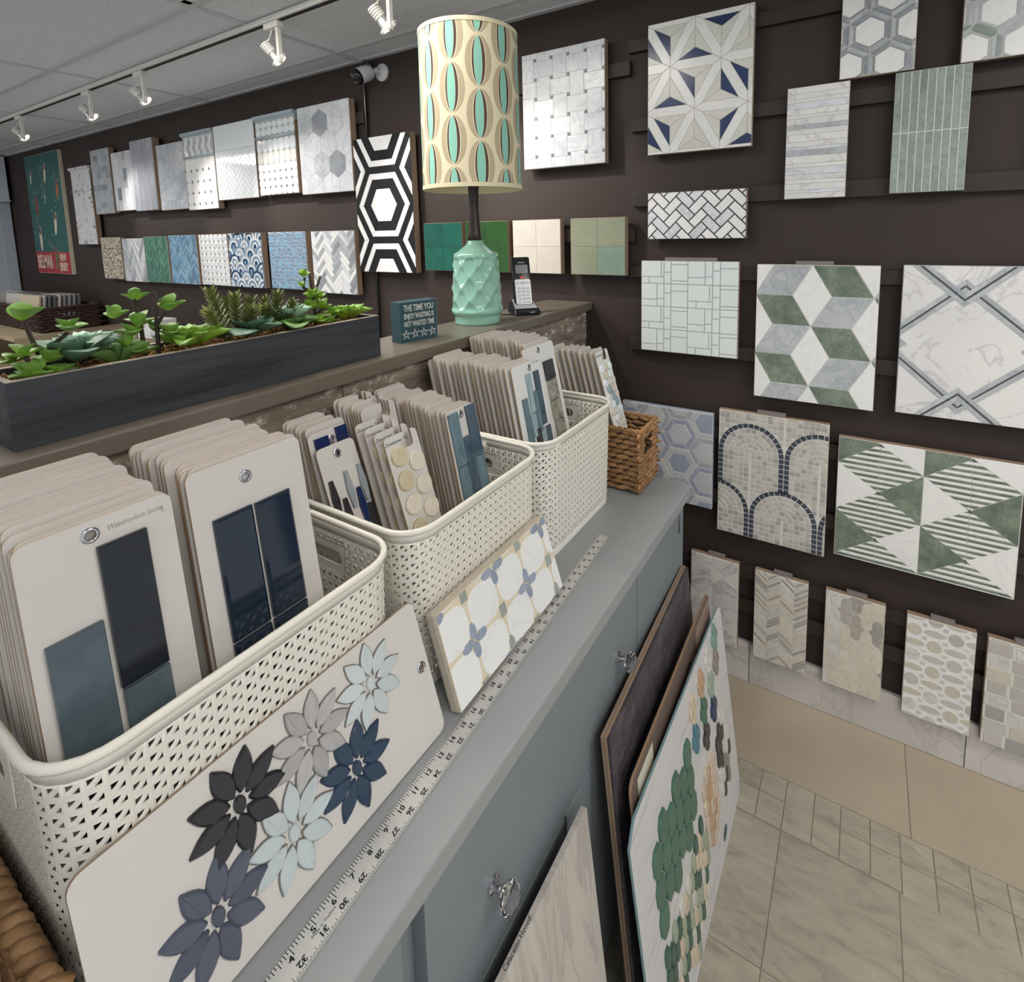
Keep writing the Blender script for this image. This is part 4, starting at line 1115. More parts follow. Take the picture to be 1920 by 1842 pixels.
for u, v, mt, ph, lbl in ((.2986, .1333, 'petal_ice', .1, 'pale ice glass flower'), (.213, .1323, 'petal_silver', .25, 'brushed silver flower'), (.2546, .0615, 'petal_navy', .3, 'navy glass flower'), (.1302, .133, 'petal_black', .35, 'black glass flower'), (.1715, .063, 'petal_mist', .15, 'misty pale glass flower'), (.0918, .0607, 'petal_slate', .2, 'slate blue flower')):
    fe = bpy.data.objects.new('flower', None); COL.objects.link(fe); fe.parent = fc; fe.location = (u, 0, v); fe['label'] = lbl
    pm = petal(mt, 'petal_edge' if mt in ('petal_ice', 'petal_mist', 'petal_silver') else mt)
    for k in range(9):
        a = ph + 2 * PI * k / 9
        place('petal', pm, fe, (.0095 * math.sin(a), -.0001 * (k % 2), .0095 * math.cos(a)), (0, a, 0))
    MB().tile(circ(0, 0, .0058, 14, .0085), mt, .0045, .0012, -.0045).build('flower_centre', fe)

# ------------------------------------------------------------------ stone mosaic piece leaning on the middle basket
plain('ply', (206, 196, 178), .75, noise=.06, nscale=30)
ms = lean('petal_mosaic_piece', 'white stone mosaic piece with blue petals leaning on the middle basket', 'tile board', -.480, .528, CZ + .0075, 17, .02)
w, h = .318, .146
b = MB(); b.box(0, w, .006, .014, 0, h, 'ply', .001); b.box(0, w, .0145, .022, 0, h, 'ply', .001); b.build('plywood_backing', ms)
plain('leaf_blue', (150, 160, 178), .4, noise=.12, nscale=70, var=.08); plain('leaf_sage', (156, 164, 156), .4, noise=.12, nscale=70, var=.08)
plain('cream_grout', (216, 204, 180), .8)
MB().box(.0005, w - .0005, .0014, .006, .0005, h - .0005, 'cream_grout').build('grout_bed', ms)
P_, Q_ = .0775, .0715; ux, vz = .0620 - P_, .0675
tl = []
for i in range(-1, 6):
    for j in range(-2, 3):
        nx, nz = ux + i * P_, vz + j * Q_
        cx, cz = nx + P_ / 2, nz + Q_ / 2
        o = circ(cx, cz, P_ * .49, 20, Q_ * .50)
        e = [(cx + math.copysign(abs(math.cos(2 * PI * k / 28)) ** .68, math.cos(2 * PI * k / 28)) * P_ * .475, cz + math.copysign(abs(math.sin(2 * PI * k / 28)) ** .68, math.sin(2 * PI * k / 28)) * Q_ * .475) for k in range(28)]
        # trim the corners that meet a four-petal node
        if (i + j) % 2: keep = [(1, 1), (-1, -1)]
        else: keep = [(1, -1), (-1, 1)]
        tl.append((e, 'thassos'))
        if (i + j) % 2:
            for k in range(4):
                a = PI / 2 * k + PI / 4 - .15
                lf = [(.0008, .0), (.006, -.0062), (.014, -.0085), (.022, -.0078), (.0285, -.003), (.0285, .004), (.022, .0085), (.014, .0085), (.006, .006)]
                a2 = PI / 2 * k
                tl.append(([(nx + x * math.cos(a2) * 1.05 - z * math.sin(a2), nz + x * math.sin(a2) * .95 + z * math.cos(a2)) for x, z in lf], 'leaf_blue' if k != 1 or i % 2 else 'leaf_sage', .0009))
        else: tl.append((rect(nx - .0085, nx + .0085, nz - .0105, nz + .0105), 'leaf_sage', .0008))
lay(ms, tl, w, h, .0016, True, .0052, name='stone_piece', bev=.0008)

# ------------------------------------------------------------------ yardstick
plain('aluminium', (204, 204, 200), .35, metal=.35, noise=.03, nscale=60, stretch=(1, 8, 1)); plain('ruler_ink', (24, 22, 30), .6)
yd = thing('yardstick', 'aluminium yardstick lying along the front edge of the grey cabinet', 'ruler', (-.4952, 1.0562, CZ + .0006), (0, 0, math.radians(180 + 3.15)))
# local: +y runs from the far end towards the viewer, +x towards the half wall
MB().box(-.0145, .0145, 0, .9144, 0, .0013, 'aluminium', .0003).build('blade', yd)
tk = MB()
inch = .0254
def tick(x0, x1, y, w=.00035): tk.box(min(x0, x1), max(x0, x1), y - w, y + w, .00131, .00142, 'ruler_ink')
for n in range(1, 36 * 16):
    y = n * inch / 16
    L = .0095 if n % 16 == 0 else .0062 if n % 8 == 0 else .0046 if n % 4 == 0 else .0034 if n % 2 == 0 else .0024
    tick(-.0143, -.0143 + L, y, .00022)
for n in range(1, 36 * 8):
    y = n * inch / 8
    L = .0095 if n % 8 == 0 else .0072 if n % 4 == 0 else .0055 if n % 2 == 0 else .004
    tick(.0143, .0143 - L, y)
tag(tk.build('tick_marks', yd), kind='stuff')
for n in range(1, 36):
    me = text_mesh(str(n), .0088, 'ruler_ink', .00004, 1.15, bold=.00025)
    place('numeral', me, yd, (-.0062, n * inch, .00138), (0, 0, PI / 2))
    place('numeral', me, yd, (.0042, .9144 - n * inch + .004, .00138), (0, 0, -PI / 2))
place('maker_lettering', text_mesh('Made in Thailand', .0042, 'ruler_ink', .00004, 1), yd, (-.0002, .9144 - 5.2 * inch, .00138), (0, 0, -PI / 2))
# ------------------------------------------------------------------ table lamp on the stone cap
plain('celadon', (146, 196, 176), .05, coat=.6); plain('walnut', (44, 32, 28), .35); plain('shade_trim', (226, 216, 184), .8); plain('shade_in', (222, 214, 178), .8)
def shade_mat():
    m, nt, b = _new('shade_print'); b.inputs['Roughness'].default_value = .85
    tc = N(nt, 'ShaderNodeTexCoord'); sp = N(nt, 'ShaderNodeSeparateXYZ'); nt.links.new(tc.outputs['Object'], sp.inputs[0])
    def op(k, a, c=None, d=None):
        n = N(nt, 'ShaderNodeMath', operation=k)
        for i, q in enumerate((a, c, d)):
            if q is None: continue
            if isinstance(q, (int, float)): n.inputs[i].default_value = q
            else: nt.links.new(q, n.inputs[i])
        return n.outputs[0]
    th = op('ARCTAN2', sp.outputs[1], sp.outputs[0])
    u = op('ADD', op('MULTIPLY', th, 12 / (2 * PI)), 20.36)
    col = op('ROUND', u); du = op('SUBTRACT', u, col)
    par = op('MODULO', col, 2)
    v = op('ADD', op('ADD', op('MULTIPLY', sp.outputs[2], 1 / .1375), 10.12), op('MULTIPLY', par, .5))
    dv = op('SUBTRACT', v, op('ROUND', v))
    def ell(a, c, sh=0.0):
        x = op('DIVIDE', op('SUBTRACT', du, sh), a); y = op('DIVIDE', dv, c)
        return op('LESS_THAN', op('ADD', op('MULTIPLY', x, x), op('MULTIPLY', y, y)), 1.0)
    cur = None
    base = N(nt, 'ShaderNodeRGB'); base.outputs[0].default_value = (*lin((232, 222, 188)), 1); cur = base.outputs[0]
    nz = N(nt, 'ShaderNodeTexNoise', i_Scale=60.0, i_Detail=4.0)
    mp = N(nt, 'ShaderNodeMapping'); mp.inputs['Scale'].default_value = (1, 1, 7); nt.links.new(tc.outputs['Object'], mp.inputs[0]); nt.links.new(mp.outputs[0], nz.inputs[0])
    for mask, c in ((ell(.49, .485), (190, 174, 144)), (ell(.27, .478), (236, 228, 200)), (ell(.245, .462), (84, 62, 54)), (ell(.158, .462, -.02), (228, 218, 190)), (ell(.15, .455, -.02), (146, 208, 188))):
        mx = N(nt, 'ShaderNodeMix', data_type='RGBA'); mx.inputs[7].default_value = (*lin(c), 1)
        nt.links.new(mask, mx.inputs[0]); nt.links.new(cur, mx.inputs[6]); cur = mx.outputs[2]
    nt.links.new(cur, b.inputs['Base Color']); bump(nt, b, nz.outputs[0], .3, .001)
    MATS['shade_print'] = m
shade_mat()
lp = thing('table_lamp', 'tall retro lamp with oval-print drum shade and mint dimpled ceramic base', 'lamp', (-1.02, 1.27, 1.334))
def ceramic():
    prof = [(.068, 0), (.070, .004), (.070, .026), (.076, .032), (.079, .040), (.078, .07), (.0755, .12), (.072, .17), (.069, .203), (.0645, .213), (.050, .222), (.038, .231), (.026, .242), (.023, .252)]
    v = []; f = []; n = 120; rows = []
    steps = 90
    def rz(z):
        for (r0, z0), (r1, z1) in zip(prof, prof[1:]):
            if z0 <= z <= z1: return r0 + (r1 - r0) * (z - z0) / max(1e-6, z1 - z0)
        return prof[-1][0]
    for j in range(steps + 1):
        z = .252 * j / steps; r0 = rz(z)
        for i in range(n):
            a = 2 * PI * i / n; r = r0
            if .040 < z < .208:
                c = a / (2 * PI) * 8; t = (z - .040) / .070
                best = 0
                for off in (0, .5):
                    cc = c - off; tt = t - (.5 if off else 0)
                    dx = cc - round(cc); dz = tt - math.floor(tt) - .5
                    d = (dx / .46) ** 2 + (dz / .5) ** 2
                    best = max(best, (.5 - .5 * math.cos(PI * (1 - d))) if d < 1 else 0)
                edge = min(1, (z - .040) / .012, (.208 - z) / .012)
                r -= .0072 * best * max(edge, 0)
            v.append((r * math.cos(a), r * math.sin(a), z))
    for j in range(steps):
        for i in range(n): f.append((j * n + i, j * n + (i + 1) % n, (j + 1) * n + (i + 1) % n, (j + 1) * n + i))
    f.append(tuple(reversed(range(n)))); f.append(tuple(range(steps * n, steps * n + n)))
    return MB().add(v, f, 'celadon').build('ceramic_base', lp, smooth=True)
ceramic()
MB().lathe([(.0225, .250), (.019, .27), (.0155, .31), (.0135, .345), (.014, .375), (.0165, .41), (.0165, .46), (.006, .462), (.006, .70)], 'walnut', 28).build('wooden_neck', lp, smooth=True)
SR0, SR1, SZ0, SZ1 = .146, .142, .405, .838
MB().lathe([(SR0, 0), (SR1, SZ1 - SZ0)], 'shade_print', 96, cap=False).build('drum_shade', lp, (0, 0, SZ0), smooth=True)
MB().lathe([(SR0 - .002, SZ0), (SR1 - .002, SZ1)], 'shade_in', 96, cap=False).build('shade_lining', lp, smooth=True)
for rr, z in ((SR0, SZ0), (SR1, SZ1)):
    MB().lathe([(rr - .0025, z - .0035), (rr + .0012, z - .0035), (rr + .0012, z + .008), (rr - .0025, z + .008), (rr - .0025, z - .0035)], 'shade_trim', 96, cap=False).build('shade_trim', lp)
sp_ = MB()
for k in range(3):
    a = 2 * PI * k / 3; sp_.tube([(0, 0, .70), (SR1 * math.cos(a) * .99, SR1 * math.sin(a) * .99, SZ1 - .01)], .0016, 'chrome', 6)
sp_.build('shade_spider', lp)

# ------------------------------------------------------------------ word block
plain('sign_teal', (44, 78, 86), .7, noise=.08, nscale=30); plain('sign_white', (206, 208, 202), .7); plain('sign_edge', (92, 116, 120), .7)
sg = thing('word_block', 'small dark teal block sign with white words and starfish', 'sign', (-.993, .926, 1.334), (0, 0, PI / 2 - .21))
MB().box(0, .112, .0006, .040, 0, .104, 'sign_teal', .0012).build('block', sg)
b = MB()
for q in (rect(0, .112, 0, .0012), rect(0, .112, .1028, .104), rect(0, .0012, 0, .104), rect(.1108, .112, 0, .104)): b.tile(q, 'sign_edge', .0006, .0001)
b.build('worn_edge', sg)
for body, z, s, sx in (('THE TIME YOU', .087, .0225, .60), ('ENJOY WASTING IS', .0665, .0190, .535), ('NOT WASTED TIME', .0465, .0190, .535)):
    place('lettering', text_mesh(body, s, 'sign_white', .0002, sx, bold=.0004), sg, (.058, -.0001, z), FACE)
for k in range(4):
    cx = .018 + k * .0262; pts = []
    for i in range(10):
        a = PI / 2 + PI * i / 5 + .12 * (k % 2); r_ = .0145 if i % 2 == 0 else .0045
        pts.append((cx + r_ * math.cos(a), .0205 + r_ * math.sin(a)))
    MB().tile(ccw(pts), 'sign_white', .0006, .0002).build('starfish', sg)
    pts = [(cx + (q[0] - cx) * .55, .0205 + (q[1] - .0205) * .55) for q in pts]
    MB().tile(ccw(pts), 'sign_teal', .0004, .0001, -.0003).build('starfish_line', sg)

# ------------------------------------------------------------------ cordless phone
plain('phone_black', (22, 23, 26), .25); plain('phone_silver', (176, 178, 182), .3, metal=.4); plain('lcd', (70, 82, 86), .2); plain('led_red', (210, 50, 50), .3); plain('key', (206, 208, 212), .35)
ph = thing('cordless_phone', 'black and silver cordless phone standing in its cradle', 'telephone', (-.985, 1.478, 1.334), (0, 0, PI / 2 - .75)); ph.scale = (1.3, 1.2, 1.0)
b = MB()
v = [(-.036, -.045, 0), (.036, -.045, 0), (.038, .042, 0), (-.038, .042, 0), (-.034, -.034, .018), (.034, -.034, .018), (.032, .036, .046), (-.032, .036, .046)]
f = [(3, 2, 1, 0), (0, 1, 5, 4), (1, 2, 6, 5), (2, 3, 7, 6), (3, 0, 4, 7), (4, 5, 6, 7)]
bm = bmesh.new(); vs = [bm.verts.new(q) for q in v]
for q in f: bm.faces.new([vs[i] for i in q])
bmesh.ops.bevel(bm, geom=bm.edges[:], offset=.005, segments=3, affect='EDGES'); b.bm(bm, 'phone_black'); smooth_by_angle(b.build('cradle', ph))
MB().add([(-.029, -.028, .0215), (.029, -.028, .0215), (.027, .030, .0455), (-.027, .030, .0455)], [(0, 1, 2, 3)], 'phone_silver').build('cradle_plate', ph, (0, 0, .0006))
hs = bpy.data.objects.new('handset', None); COL.objects.link(hs); hs.parent = ph; hs.location = (0, -.006, .026); hs.rotation_euler = (-.24, 0, 0)
b = MB(); b.box(-.0245, .0245, 0, .024, 0, .170, 'phone_black', .007); hb = b.build('handset_body', ph, (0, -.006, .026), (-.24, 0, 0)); smooth_by_angle(hb)
bpy.data.objects.remove(hs)
def onh(m, name, **k): return m.build(name, hb, **k)
onh(MB().tile(rrect(-.021, .021, .006, .092, .006), 'phone_silver', .002, .0005, -.0012), 'keypad_plate')
onh(MB().tile(rrect(-.0165, .0165, .112, .142, .002), 'lcd', .0015, .0003, -.0009), 'screen')
onh(MB().tile(rrect(-.006, .006, .094, .102, .003), 'led_red', .0015, .0003, -.0011), 'message_light')
onh(MB().tile(circ(0, .080, .0075, 20), 'key', .002, .0006, -.0026), 'dial_button')
for i in range(3):
    for j in range(5): onh(MB().tile(rrect(-.0175 + i * .0122, -.0075 + i * .0122, .010 + j * .0118, .0185 + j * .0118, .003), 'key', .0016, .0005, -.0024), 'key')
for i in (-1, 1): onh(MB().tile(rrect(.0145 * i - .005, .0145 * i + .005, .076, .085, .003), 'key', .0016, .0005, -.0024), 'key')
place('lettering', text_mesh('vtech', .0085, 'key', .0001, 1.0), hb, (0, -.0004, .150), FACE)
place('lettering', text_mesh('vtech', .006, 'key', .0001, 1.0), ph, (.012, -.0425, .011), (PI / 2 - .5, 0, 0))
ct = MB(); ct.tube([(-1.0, 1.435, 1.337), (-1.03, 1.42, 1.336), (-1.06, 1.43, 1.336), (-1.09, 1.47, 1.337), (-1.11, 1.5, 1.30)], .0018, 'phone_black', 6)
tag(ct.build('phone_cord'), 'thin black cord running from the phone cradle over the stone cap', 'cord')

# ------------------------------------------------------------------ planter box
def planter_mat():
    m, nt, b = _new('planter_paint'); b.inputs['Roughness'].default_value = .7
    n1 = N(nt, 'ShaderNodeTexNoise', i_Scale=30.0, i_Detail=7.0, i_Roughness=.7); nt.links.new(coords(nt, True, (1, .07, 1)), n1.inputs[0])
    nt.links.new(ramp(nt, n1.outputs[0], [(.32, lin((26, 28, 33))), (.45, lin((46, 50, 56))), (.7, lin((66, 70, 75)))]), b.inputs['Base Color']); bump(nt, b, n1.outputs[0], .4, .001)
    MATS['planter_paint'] = m
planter_mat()
plain('raw_wood', (168, 156, 140), .8, noise=.1, nscale=30)
def moss():
    m, nt, b = _new('moss'); b.inputs['Roughness'].default_value = .95
    n1 = N(nt, 'ShaderNodeTexNoise', i_Scale=160.0, i_Detail=5.0, i_Roughness=.7); nt.links.new(coords(nt, False), n1.inputs[0])
    nt.links.new(ramp(nt, n1.outputs[0], [(.3, lin((66, 44, 24))), (.5, lin((140, 104, 60))), (.7, lin((190, 158, 104)))]), b.inputs['Base Color']); MATS['moss'] = m
moss()
pb = thing('planter_box', 'long dark grey wooden planter box of succulents on the stone cap', 'planter', (-.94, .207, 1.3342))
PL, PD, PH, PT = .609, .122, .093, .010
for nm, q in (('front_board', (-PT, 0, 0, PL, 0, PH)), ('back_board', (-PD, -PD + PT, 0, PL, 0, PH)), ('end_board', (-PD + PT, -PT, 0, PT, 0, PH)), ('end_board', (-PD + PT, -PT, PL - PT, PL, 0, PH))):
    b = MB(); b.box(q[0], q[1], q[2], q[3], q[4], q[5] - .0012, 'planter_paint', .0008); b.box(q[0] + .001, q[1] - .001, q[2] + .001, q[3] - .001, q[5] - .003, q[5], 'raw_wood'); b.build(nm, pb)
MB().box(-PD + PT, -PT, PT, PL - PT, .004, PH - .016, 'moss').build('soil', pb)
b = MB(); 
for k in range(900):
    x, y = rnd.uniform(-PD + PT + .004, -PT - .004), rnd.uniform(PT + .004, PL - PT - .004); a = rnd.uniform(0, PI); L = rnd.uniform(.008, .022)
    p = Vector((x, y, PH - .015 + rnd.uniform(0, .007))); d = Vector((math.cos(a) * L / 2, math.sin(a) * L / 2, rnd.uniform(-.003, .004)))
    q0, q1 = p - d, p + d
    for q in (q0, q1): q.x = min(max(q.x, -PD + PT + .002), -PT - .002); q.y = min(max(q.y, PT + .002), PL - PT - .002)
    b.tube([q0, p + Vector((0, 0, .003)), q1], .0011, 'moss', 4)
tag(b.build('moss', pb), kind='stuff')
# leaves
def leaf_mat(name, c0, c1, rough=.45):
    m, nt, b = _new(name); b.inputs['Roughness'].default_value = rough; b.inputs['Subsurface Weight'].default_value = .0
    tc = N(nt, 'ShaderNodeTexCoord'); sp = N(nt, 'ShaderNodeSeparateXYZ'); nt.links.new(tc.outputs['Generated'], sp.inputs[0])
    nt.links.new(vary(nt, ramp(nt, sp.outputs[1], [(.05, lin(c0)), (.9, lin(c1))]), .12), b.inputs['Base Color']); MATS[name] = m
leaf_mat('leaf_lime', (150, 186, 40), (120, 158, 66)); leaf_mat('leaf_jade', (136, 176, 56), (108, 148, 70)); leaf_mat('leaf_dark', (62, 94, 66), (84, 116, 94)); leaf_mat('leaf_blue_green', (122, 160, 124), (152, 186, 162)); leaf_mat('leaf_mid', (84, 124, 60), (104, 140, 80)); leaf_mat('needle', (122, 130, 66), (88, 98, 52))
plain('stem', (50, 42, 34), .8); plain('stem_pale', (120, 112, 96), .8)
_lm = {}
def leaf(mat, shape='oval', cup=.25, droop=.1, thick=.2):
    """unit leaf from origin along +y, width 1, upper side +z"""
    key = (mat, shape, cup, droop)
    if key in _lm: return _lm[key]
    nu, nv = 7, 9; top = []; bot = []
    for j in range(nv):
        t = j / (nv - 1)
        if shape == 'oval': wd = math.sin(PI * (t ** 1.25)) ** .62 if 0 < t < 1 else .04
        elif shape == 'point': wd = (math.sin(PI * min(1, t * .62 + .12)) ** .9) * (1 - max(0, (t - .55) / .45) ** 1.6) + .02
        elif shape == 'spoon': wd = .16 + .84 * (math.sin(PI * max(0, t * 1.08 - .18) ** 1.4) ** .7 if .17 < t < .99 else 0) if t < .985 else .1
        else: wd = math.sin(PI * (t * .9 + .08)) ** .7
        for i in range(nu):
            s = i / (nu - 1) * 2 - 1
            x = s * wd * .5; z = cup * (s * s * wd * wd * .5) + droop * (-(t ** 2)) + .06 * math.sin(PI * t)
            th = thick * .5 * (1 - s * s) ** .5 * min(1, 4 * t, 4 * (1 - t) + .1)
            top.append((x, t, z + th)); bot.append((x, t, z - th))
    v = top + bot; n = len(top); f = []
    for j in range(nv - 1):
        for i in range(nu - 1):
            a = j * nu + i; f.append((a, a + 1, a + nu + 1, a + nu)); f.append((n + a, n + a + nu, n + a + nu + 1, n + a + 1))
    m = MB().add(v, f, mat); me = m.mesh('leaf', True); _lm[key] = me
    return me
def put_leaf(root, me, loc, az, el, L, W, roll=0, LW=1.05):
    M_ = Matrix.Rotation(az, 3, 'Z') @ Matrix.Rotation(el, 3, 'X') @ Matrix.Rotation(roll, 3, 'Y')
    o = place('leaf', me, root, loc, M_.to_euler(), (W * LW, L * 1.06, (W + L) / 2)); return o
def plant(label, y, x=-.995, z=1.41, name='succulent'):
    return thing(name, label, 'plant', (x, y, z), group='artificial succulents in the planter box')
def rosette(root, mat, n, L, W, loc=(0, 0, 0), shape='point', e0=1.25, e1=.1, cup=.5, droop=.15, az0=0, LWR=1.08):
    me = leaf(mat, shape, cup, droop)
    for k in range(n):
        f = k / max(1, n - 1); az = az0 + k * 2.399; s = .45 + .55 * f
        put_leaf(root, me, (loc[0] - math.sin(az) * .12 * L * f, loc[1] + math.cos(az) * .12 * L * f, loc[2] + (1 - f) * .06 * L), az, e0 + (e1 - e0) * f + rnd.uniform(-.08, .08), L * s, W * s, rnd.uniform(-.15, .15), LWR)
def jade(root, segs, clusters, mat='leaf_jade', lw=.022):
    for s in segs: MB().tube(s, .0028, 'stem', 6, rr=[.0034 - .0012 * i / len(s) for i in range(len(s))]).build('stem', root, smooth=True)
    for (x, y, z, n, sz, tilt) in clusters:
        me = leaf(mat, 'oval', .35, .12)
        for k in range(n):
            az = k * 2 * PI / n * 1.0 + x * 300 + (PI / n if k >= n / 2 else 0)
            put_leaf(root, me, (x, y, z), az + .6, tilt + (.75 if k % 2 else .15), sz * rnd.uniform(.85, 1.15), sz * .8, rnd.uniform(-.25, .25), 1.12)
# left group
r = plant('branching jade plant at the left end of the planter', .252)
jade(r, [[(0, 0, 0), (.004, .004, .04), (-.004, -.004, .085)], [(.003, .003, .03), (.02, .02, .055), (.018, .034, .066)], [(0, .0, .02), (.02, -.014, .04)]],
     [(-.004, -.006, .088, 3, .030, .55), (.018, .036, .068, 6, .022, .3), (.022, -.016, .042, 5, .022, .2), (.02, .012, .028, 6, .024, .35), (.03, -.012, .012, 6, .028, .25), (.026, .018, .004, 6, .028, .2), (-.01, -.02, .03, 5, .02, .2)])
r = plant('broad dark paddle leaved succulent near the left end of the planter', .294)
rosette(r, 'leaf_dark', 9, .062, .036, (.006, 0, .020), 'oval', 1.35, .40, .3, .1, .4, 1.25)
r = plant('pale blue-green rosette behind the dark paddle leaves', .318, -1.025)
rosette(r, 'leaf_blue_green', 20, .052, .034, (0, 0, .026), 'point', 1.35, .35, .6, .1)
r = plant('mid green spiky leaved succulent between two jade stems', .350, -1.0)
rosette(r, 'leaf_mid', 10, .058, .022, (0, 0, .004), 'point', 1.3, .55, .5, .05, 1.0)
r = plant('tall jade plant with bare dark stems left of the planter middle', .392)
jade(r, [[(.012, .006, 0), (.012, .007, .05), (.014, .008, .112)], [(0, -.008, 0), (0, -.01, .06), (-.004, -.014, .1)], [(0, -.01, .05), (.004, -.028, .068), (.004, -.04, .074)], [(.012, .007, .06), (.016, .020, .078)], [(-.004, -.014, .1), (0, -.004, .118)]],
     [(.004, -.044, .076, 4, .022, .5), (-.002, -.012, .10, 5, .020, .5), (.016, .024, .080, 5, .027, .45), (.0, -.012, .058, 6, .024, .4), (.006, -.024, .046, 6, .026, .3), (.008, -.034, .030, 4, .020, .7), (.018, .022, .038, 6, .024, .3), (.012, -.018, .014, 6, .026, .3), (.02, .034, .022, 6, .024, .25), (-.006, .012, .045, 5, .022, .4)])
r = plant('flat lime green rosette in the middle of the planter', .455)
rosette(r, 'leaf_lime', 22, .062, .032, (.004, 0, .014), 'point', 1.3, .30, .5, .08)
def sedum(root, stems):
    me = MB()
    for (x, y, z, dx, dy, dz, L) in stems:
        d = Vector((dx, dy, dz)).normalized(); n = int(L / .0011)
        me.tube([(x, y, z), tuple(Vector((x, y, z)) + d * L)], .002, 'needle', 5)
        a = d.orthogonal().normalized(); c = d.cross(a)
        for k in range(n):
            f = k / n; p = Vector((x, y, z)) + d * (L * (.25 + .75 * f)); t = k * 2.4
            o = (a * math.cos(t) + c * math.sin(t)); l = .022 * (1 - .25 * f)
            e = p + (o * .8 + d * (.35 + .6 * f)) * l; sd = o.cross(d).normalized() * .0034
            me.add([p - sd * .5, p + sd * .5, p * .4 + e * .6 + sd, e, p * .4 + e * .6 - sd], [(0, 1, 2, 3, 4)], 'needle')
    tag(me.build('needle_leaves', root), kind='stuff')
r = plant('needle leaved sedum with two thick shoots right of the planter middle', .528, -1.0)
sedum(r, [(0, -.006, 0, -.05, -.25, 1, .105), (.004, .004, 0, .12, -.05, 1, .090), (.008, .014, 0, .15, .12, 1, .082), (.008, .02, 0, .2, .5, .8, .07), (-.01, .0, 0, -.3, .1, 1, .08), (.006, -.012, 0, .2, -.5, .9, .08), (.016, .008, 0, .35, .1, .9, .07)])
r = plant('dark round leaved succulent spilling over the front of the planter', .552, -.972)
rosette(r, 'leaf_dark', 10, .052, .046, (.004, 0, .022), 'oval', 1.4, .15, .2, .1, .9, 1.1)
r = plant('small needle leaved sedum shoot before the cabbage rosette', .606, -.995)
sedum(r, [(0, 0, 0, .05, .08, 1, .085), (.006, -.012, 0, .2, -.3, 1, .065), (.01, .006, 0, .25, .25, 1, .07), (.0, -.006, 0, -.1, -.1, 1, .075)])
r = plant('cabbage-like green rosette with wide soft leaves', .633, -.985)
rosette(r, 'leaf_blue_green', 12, .056, .036, (-.01, 0, .026), 'point', 1.3, .5, .6, .05); rosette(r, 'leaf_mid', 9, .056, .050, (.006, 0, .014), 'oval', .9, .1, .45, .1)
r = plant('upright dark green leaf pair behind the right jade plant', .662, -1.03)
rosette(r, 'leaf_dark', 5, .085, .030, (0, 0, 0), 'oval', 1.4, .9, .4, .05)
r = plant('tall jade plant with lime leaves near the right end of the planter', .694)
jade(r, [[(0, 0, 0), (0, 0, .06), (-.002, -.004, .118)], [(-.002, -.003, .08), (.0, -.022, .092), (-.002, -.016, .112)], [(0, 0, .07), (-.002, .012, .092), (-.004, .022, .112)], [(0, 0, .03), (.014, .02, .05)]],
     [(-.002, -.018, .114, 4, .018, .5), (.0, -.026, .094, 4, .015, .4), (.006, -.006, .070, 6, .022, .4), (.004, .010, .066, 6, .019, .35), (.006, -.012, .045, 7, .026, .35), (.008, .014, .044, 6, .024, .3), (.014, .030, .030, 6, .022, .25), (.018, -.004, .014, 6, .024, .3), (.016, .024, .012, 6, .022, .2), (-.008, .004, .055, 6, .022, .4)], 'leaf_lime')
r = plant('flat yellow-green rosette at the right end of the planter', .772)
rosette(r, 'leaf_lime', 20, .052, .031, (.004, 0, .014), 'point', 1.3, .30, .5, .08)

# ------------------------------------------------------------------ wicker baskets
def wick(name, c0, c1):
    m, nt, b = _new(name); b.inputs['Roughness'].default_value = .6
    n1 = N(nt, 'ShaderNodeTexNoise', i_Scale=7.0, i_Detail=6.0, i_Roughness=.7); nt.links.new(coords(nt, True, (6, 1, 6)), n1.inputs[0])
    nt.links.new(vary(nt, ramp(nt, n1.outputs[0], [(.3, lin(c0)), (.65, lin(c1))]), .22), b.inputs['Base Color']); bump(nt, b, n1.outputs[0], .5, .001); MATS[name] = m
wick('hyacinth', (104, 72, 44), (178, 136, 90)); wick('hyacinth_light', (104, 72, 42), (176, 136, 92)); plain('wicker_dark', (36, 26, 22), .7); wick('dark_wicker', (38, 24, 22), (72, 46, 40))
def strand_mesh(L, H, T, mat):
    m = MB(); n = 9; k = 8; pts = []
    v = []; f = []
    for i in range(n):
        t = i / (n - 1); s = math.sin(PI * t) ** .6 * .92 + .08
        for j in range(k):
            a = 2 * PI * j / k
            v.append(((t - .5) * L, T / 2 * s * math.cos(a), H / 2 * s * math.sin(a) + (t - .5) * H * .25))
    for i in range(n - 1):
        for j in range(k): f.append((i * k + j, i * k + (j + 1) % k, (i + 1) * k + (j + 1) % k, (i + 1) * k + j))
    f.append(tuple(range(k))); f.append(tuple(reversed(range((n - 1) * k, n * k))))
    return m.add(v, f, mat).mesh('strand', True)
